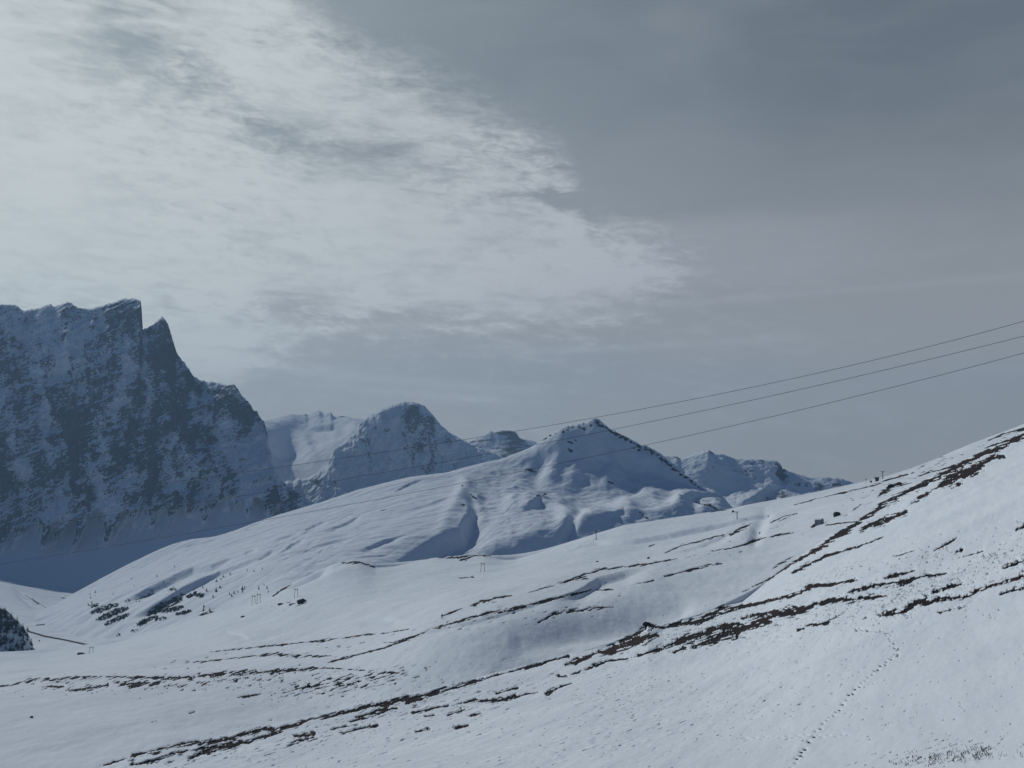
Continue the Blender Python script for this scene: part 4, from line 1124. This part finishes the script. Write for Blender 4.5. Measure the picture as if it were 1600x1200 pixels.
protos = [conifer('conifer', s, 6.0, wdd, gp) for s, wdd, gp in ((1, 0.26, 0.2), (2, 0.22, 0.35), (3, 0.31, 0.15))]
used = [False] * 3
def plant(p, h, label, group, which=None, cat='conifer tree'):
    k = random.randrange(3) if which is None else which
    if not used[k]:
        o = protos[k]; used[k] = True
    else:
        o = copy_tree(protos[k])
    o.location = p; s = h / 6.0; o.scale = (s * random.uniform(.85, 1.2), s * random.uniform(.85, 1.2), s); o.rotation_euler[2] = random.uniform(0, 6.28)
    tag(o, label, cat, group)
    return o
# wood on the left knoll: dense above, thinner with snow between lower down
cnt = 0
kb = [(0, 950), (16, 962), (36, 981), (47, 1000), (52, 1018)]
while cnt < 296:
    px = random.uniform(-40, 52); py = random.uniform(940, 1036)
    top = np.interp(px, [-40, 0, 16, 36, 47, 52], [938, 951, 963, 982, 1001, 1018])
    bot = np.interp(px, [-40, 0, 30, 45, 52], [1036, 1031, 1026, 1020, 1018])
    if py < top + 1 or py > bot: continue
    if random.random() > (1.0 if py < 985 + random.uniform(-6, 12) else 0.42): continue
    p = LK.at(px, py)
    plant(p - Vector((0, 0, 0.3)), random.choice((5, 6, 7, 8.5, 10, 12)) * random.uniform(.85, 1.1), 'dark conifer in the dense wood on the knoll at the left edge', 'conifers of the wooded knoll'); cnt += 1
plant(LV.at(42.5, 985), 9.5, 'lone round-crowned dark conifer just right of the wooded knoll', None, 2)
plant(LV.at(107, 957), 12.5, 'tall slim conifer alone on the snow at the head of the valley', None, 1)
plant(LK.at(8, 954) if False else LK.at(8, 957), 8.5, 'slim conifer sticking out above the top of the wooded knoll', None, 1)
SMALL = [(141,929),(148,931),(141,935),(177,929),(210,916),(149,926),(131,942),(128,945),(135,938),(101,942),(245,901),(272,886),(271,918),(275,924),(237,924),(231,929),(303,921),(317,919),(283,929),(295,931),(326,911),(338,909),(345,906),(349,902),(359,898),(386,892),(397,893),(410,890),
         (359,930),(362,932),(365,928),(372,926),(378,925),(382,919),(417,920),(419,928),(404,921),(318,948),(412,915),(323,924),(333,933),(344,918),(205,905),(256,910),(160,952),(328,955)]
for px, py in SMALL:
    L = LV if px < 136 else LC
    plant(L.at(px, py), random.uniform(4.0, 7.0), 'tiny scattered conifer on the snowy flank above the lift portals', 'scattered conifers on the hill flank')
plant(LC.at(378.5, 921), 8.0, 'bushier conifer amid the scattered tiny ones above the twin portals', None, 2)
plant(LC.at(338, 924), 8.5, 'darker thick conifer halfway up the snowy flank', None, 2)
plant(LC.at(318, 956), 9.0, 'dark bushy conifer standing right of the large thicket', None, 2)
for k in range(3):
    if not used[k]:
        for ch in list(protos[k].children): bpy.data.objects.remove(ch)
        bpy.data.objects.remove(protos[k])


# ---- dwarf pine thickets: masses of foliage on the lower flank of the hill
def thicket(name, regions, n, label, L):
    rnd = random.Random(hash(name) % 1000 + n)
    bm = bmesh.new()
    w_ = [rx * ry for _, _, rx, ry, _ in regions]
    for i in range(n):
        cx, cy, rx, ry, tilt = rnd.choices(regions, w_)[0]
        r = math.sqrt(rnd.random()); an = rnd.random() * 6.283
        u, v = r * rx * math.cos(an), r * ry * math.sin(an)
        px = cx + u * math.cos(R(tilt)) - v * math.sin(R(tilt)) * -1; py = cy - u * math.sin(R(tilt)) + v * math.cos(R(tilt))
        p = L.at(px, py)
        hh = rnd.uniform(0.9, 2.7)
        for k in range(9):
            a = rnd.random() * 6.28; el_ = rnd.uniform(0.15, 1.2); rr = hh * rnd.uniform(.6, 1.2)
            c = p + Vector((math.cos(a) * math.cos(el_) * rr, math.sin(a) * math.cos(el_) * rr, math.sin(el_) * rr * 0.9))
            s1 = Vector((rnd.uniform(-1, 1), rnd.uniform(-1, 1), rnd.uniform(-.5, .9))).normalized() * hh * .6
            s2 = Vector((rnd.uniform(-1, 1), rnd.uniform(-1, 1), rnd.uniform(-.5, .9))).normalized() * hh * .45
            bm.faces.new([bm.verts.new(q) for q in (p + (c - p) * .2, c + s1, c + s2)])
    o = mesh_obj(name, bm, M_needle)
    return tag(o, label, 'shrub thicket', None, 'stuff')
thicket('dwarf_pine_thicket', [(152, 956, 11, 3.2, 10), (166, 950, 20, 3.8, 14), (180, 957, 22, 4, 18), (167, 964, 18, 3.2, 16), (188, 966, 15, 3.6, 22), (172, 973, 10, 3, 25), (148, 947, 7, 2.5, 20)], 800, 'dark dwarf pine thicket at the foot of the hill, the left of two', LC)
thicket('dwarf_pine_thicket', [(248, 954, 16, 3.6, 14), (262, 945, 24, 4.4, 16), (277, 936, 15, 3.6, 24), (270, 953, 18, 3.4, 14), (286, 958, 13, 2.4, 12), (240, 959, 12, 2.2, 18), (300, 930, 10, 3, 25), (312, 931, 7, 3, 0), (232, 969, 16, 3, 22), (222, 975, 9, 2.5, 20)], 1050, 'larger dark dwarf pine thicket on the flank, the right of two', LC)
thicket('dwarf_pine_scrub', [(221, 936, 9, 3, 25), (235, 930, 6, 2, 25), (185, 993, 4, 2, 0), (204, 998, 5, 1.6, 10), (320, 960, 10, 2.5, 15), (250, 968, 10, 2.5, 5), (141, 945, 6, 3, 20), (330, 958, 6, 2, 10), (200, 940, 5, 2, 30), (268, 922, 6, 2, 25), (210, 986, 5, 1.5, 20)], 150, 'small loose tufts of dwarf pine scrub scattered on the flank', LC)


# ---- boulders and rock piles
def boulder(px, py, L, wpx, hpx, label, seed, group=None):
    p = L.at(px, py); w2 = wpx * p.y / FPX / 2; h2 = hpx * p.y / FPX
    bm = bmesh.new(); bmesh.ops.create_icosphere(bm, subdivisions=3, radius=1)
    rnd = random.Random(seed); of = rnd.uniform(0, 50)
    cos_ = np.array([v.co[:] for v in bm.verts])
    d = 1 + 0.35 * ridged(cos_[:, 0] * 1.1 + of, cos_[:, 1] * 1.1 + cos_[:, 2] * .9, 4) + 0.15 * perlin(cos_[:, 2] * 2 + of, cos_[:, 0] * 2)
    for v, k in zip(bm.verts, d):
        v.co *= k * 0.85; v.co.x *= w2; v.co.y *= w2 * 0.8; v.co.z *= h2 * 0.75
    o = mesh_obj('boulder', bm, M_stone); o.location = p + Vector((0, 0, h2 * 0.2)); o.rotation_euler[2] = rnd.uniform(-.3, .3)
    return tag(o, label, 'boulder', group)
boulder(471, 942, LB, 17, 6.5, 'big dark rock pile just below the lift portal on the mid slope', 1)
boulder(438, 944.5, LB, 10, 2.5, 'low dark rock left of the big rock pile on the mid slope', 2)
boulder(456, 945, LB, 8, 2, 'flat dark rock between the big pile and the low rock', 3)
boulder(126, 1022.5, LB, 12, 3.2, 'flat dark rock beside the small valley lift portal', 4)
boulder(62, 1002, LV, 2.6, 2, 'tiny dark rock on the valley snow near the wooded knoll', 5)
boulder(50, 1121, LB, 5, 3, 'small dark boulder alone on the smooth lower left snow', 6)
boulder(379.5, 964, LB, 8, 2.2, 'small dark rock alone on snow below the twin portals', 7)
boulder(1308, 806, LB, 12, 7, 'dark angular rock on the snow uphill of the grey shed', 8)
boulder(1393, 762, LB, 11, 6, 'dark outcrop block below the lift cabin on the right slope', 9)
boulder(1404, 757, LB, 9, 4, 'dark block right of the larger outcrop below the lift cabin', 10)
boulder(933, 878, LB, 4, 1.8, 'tiny dark stone below the lift mast on the shoulder', 11)
boulder(1014, 873, LB, 4, 3, 'small upright stone above the broken track on the mid slope', 12)
boulder(482, 1074, LB, 6, 5, 'small dark pointed boulder amid the broken bare terraces', 13)
boulder(1146, 800.5, LB, 4, 3.2, 'small dark stone by the lift mast near the groomed track', 14)
boulder(1011, 977, LA, 13, 5, 'dark rounded rock capping the brown outcrop on the near crest', 15)


# ---- people
def person(name, px, py, L, hpx, label, facing, step):
    p = L.at(px, py)
    H = 1.78
    J = {'pel': (0, 0, .95), 'chest': (0, .04, 1.32), 'neck': (0, .05, 1.5), 'head': (0, .08, 1.63), 'top': (0, .08, 1.74)}
    seq = [('pel', 'chest'), ('chest', 'neck'), ('neck', 'head'), ('head', 'top')]
    Rr = {'pel': .15, 'chest': .17, 'neck': .06, 'head': .10, 'top': .07}
    for s, nm in ((-1, 'l'), (1, 'r')):
        st_ = step * s
        J.update({'hip' + nm: (s * .10, 0, .90), 'kn' + nm: (s * .11, .12 + st_ * .6, .50), 'an' + nm: (s * .11, -.03 + st_, .09), 'to' + nm: (s * .12, .17 + st_, .04),
                  'sh' + nm: (s * .21, .04, 1.40), 'el' + nm: (s * .29, .0 - st_ * .5, 1.14), 'wr' + nm: (s * .30, .16 - st_ * .6, .96), 'pa' + nm: (s * .30, .22 - st_ * .6, .91)})
        seq += [('pel', 'hip' + nm), ('hip' + nm, 'kn' + nm), ('kn' + nm, 'an' + nm), ('an' + nm, 'to' + nm), ('chest', 'sh' + nm), ('sh' + nm, 'el' + nm), ('el' + nm, 'wr' + nm), ('wr' + nm, 'pa' + nm)]
        Rr.update({'hip' + nm: .115, 'kn' + nm: .075, 'an' + nm: .06, 'to' + nm: .05, 'sh' + nm: .075, 'el' + nm: .055, 'wr' + nm: .038, 'pa' + nm: .034})
        px_, py_, pz_ = J['pa' + nm]
        for f in range(5):
            ln = (.055, .075, .082, .076, .06)[f]; ox = (-.034, -.024, -.008, .008, .024)[f]
            b0 = 'f%s%da' % (nm, f); b1 = 'f%s%db' % (nm, f)
            J[b0] = (px_ + ox, py_ + (.0 if f == 0 else ln * .6), pz_ - ln * .35); J[b1] = (px_ + ox * 1.1, py_ + (.04 if f == 0 else ln * .75), pz_ - ln)
            seq += [('pa' + nm, b0), (b0, b1)]; Rr[b0] = .0095; Rr[b1] = .008
    names = list(J); ix = {n_: i for i, n_ in enumerate(names)}
    me = bpy.data.meshes.new('body'); me.from_pydata([J[n_] for n_ in names], [(ix[a_], ix[b_]) for a_, b_ in seq], [])
    body = bpy.data.objects.new('body', me); col.objects.link(body)
    sk = body.modifiers.new('skin', 'SKIN'); sk.use_smooth_shade = True
    for i, n_ in enumerate(names):
        me.skin_vertices[0].data[i].radius = (Rr[n_], Rr[n_]); me.skin_vertices[0].data[i].use_root = (n_ == 'pel')
    sb = body.modifiers.new('sub', 'SUBSURF'); sb.levels = sb.render_levels = 2
    me.materials.append(M_cloth)
    root = empty(name, p); body.parent = root
    bm = bmesh.new(); bmesh.ops.create_uvsphere(bm, u_segments=16, v_segments=10, radius=.125)
    for v in bm.verts:
        v.co.y *= 1.1; v.co += Vector((0, .06, 1.69))
    bmesh.ops.delete(bm, geom=[v for v in bm.verts if v.co.z < 1.63], context='VERTS')
    mesh_obj('hat', bm, M_dark, root, True)
    bm = bmesh.new(); bmesh.ops.create_uvsphere(bm, u_segments=14, v_segments=10, radius=.08)
    for v in bm.verts:
        nose = .018 if abs(v.co.x) < .02 and abs(v.co.z + .01) < .025 and v.co.y > .05 else 0
        v.co.y = v.co.y * .85 + nose; v.co.z *= 1.15; v.co += Vector((0, .13, 1.61))
    face = mesh_obj('face', bm, M_skin, root, True)
    bm = bmesh.new()
    for s in (-1, 1): box(bm, (s * .03, .195, 1.63), (.022, .012, .012), None, .003)
    mesh_obj('eyes', bm, M_dark, face)
    k = hpx * p.y / FPX / H
    root.scale = (k, k, k); root.rotation_euler[2] = facing
    return tag(root, label, 'person')
person('person', 690.5, 967.5, LB, 8.5, 'person in dark clothes walking up the snow slope beside the brown track edge', 0.6, .16)
person('person', 1199.5, 810, LB, 5.5, 'person in dark clothes below the track, higher of two on the groomed piste', -0.8, .10)
person('person', 1186.5, 836, LB, 5.0, 'person in dark clothes lower on the groomed piste, just above a bare line', 2.4, .10)

# ---- dry grass stalks poking through the snow
def grass(zones, n, seed):
    rnd = random.Random(seed); bm = bmesh.new()
    for i in range(n):
        cx, cy, rx, ry, tilt = rnd.choices(zones, [z[2] for z in zones])[0]
        u = rnd.gauss(0, .5) * rx; v = rnd.gauss(0, .5) * ry
        px = cx + u * math.cos(R(tilt)); py = cy - u * math.sin(R(tilt)) + v
        p = LA.at(px, py)
        for k in range(rnd.randint(2, 6)):
            b0 = p + Vector((rnd.uniform(-.35, .35), rnd.uniform(-.35, .35), -.1)); h = rnd.uniform(.12, .42)
            t1 = b0 + Vector((rnd.uniform(-.3, .3), rnd.uniform(-.2, .2), h)); wv = Vector((rnd.uniform(.012, .03), rnd.uniform(-.01, .01), 0))
            m1 = b0.lerp(t1, .55) + Vector((rnd.uniform(-.05, .05), 0, .05))
            v_ = [bm.verts.new(q) for q in (b0 - wv, b0 + wv, m1 + wv * .8, t1, m1 - wv * .8)]
            bm.faces.new(v_)
    o = mesh_obj('dry_grass', bm, M_grass)
    tag(o, 'sparse dry grass stalks poking through the snow beside the bare patches', 'grass', None, 'stuff')
grass([(1270, 905, 60, 10, 17), (1320, 890, 40, 8, 17), (1150, 930, 60, 8, 17), (1250, 950, 90, 18, 17), (1430, 925, 110, 20, 17), (1550, 870, 50, 10, 17), (1100, 985, 80, 18, 20), (920, 1018, 50, 6, 17),
       (1500, 1182, 95, 10, 6), (1560, 690, 50, 8, 25), (1450, 870, 60, 10, 17), (660, 1095, 70, 14, 15), (1000, 1080, 120, 40, 15)], 760, 5)

# ------------------------------------------------------------------ haze
def haze():
    bm = bmesh.new()
    box(bm, (0, 3600, 335), (17800, 12300, 1560))
    me = bpy.data.meshes.new('haze'); bmesh.ops.recalc_face_normals(bm, faces=bm.faces[:]); bm.to_mesh(me); bm.free()
    m = bpy.data.materials.new('haze air'); m.use_nodes = True; t = NT(m.node_tree); t.n.clear()
    o_ = t.new('ShaderNodeOutputMaterial'); v = t.new('ShaderNodeVolumePrincipled')
    v.inputs['Color'].default_value = (0.45, 0.70, 1.0, 1); v.inputs['Density'].default_value = 7.2e-5; v.inputs['Anisotropy'].default_value = 0.1
    t.l.new(v.outputs[0], o_.inputs['Volume'])
    me.materials.append(m)
    o = bpy.data.objects.new('haze', me); col.objects.link(o); o['kind'] = 'stuff'
haze()
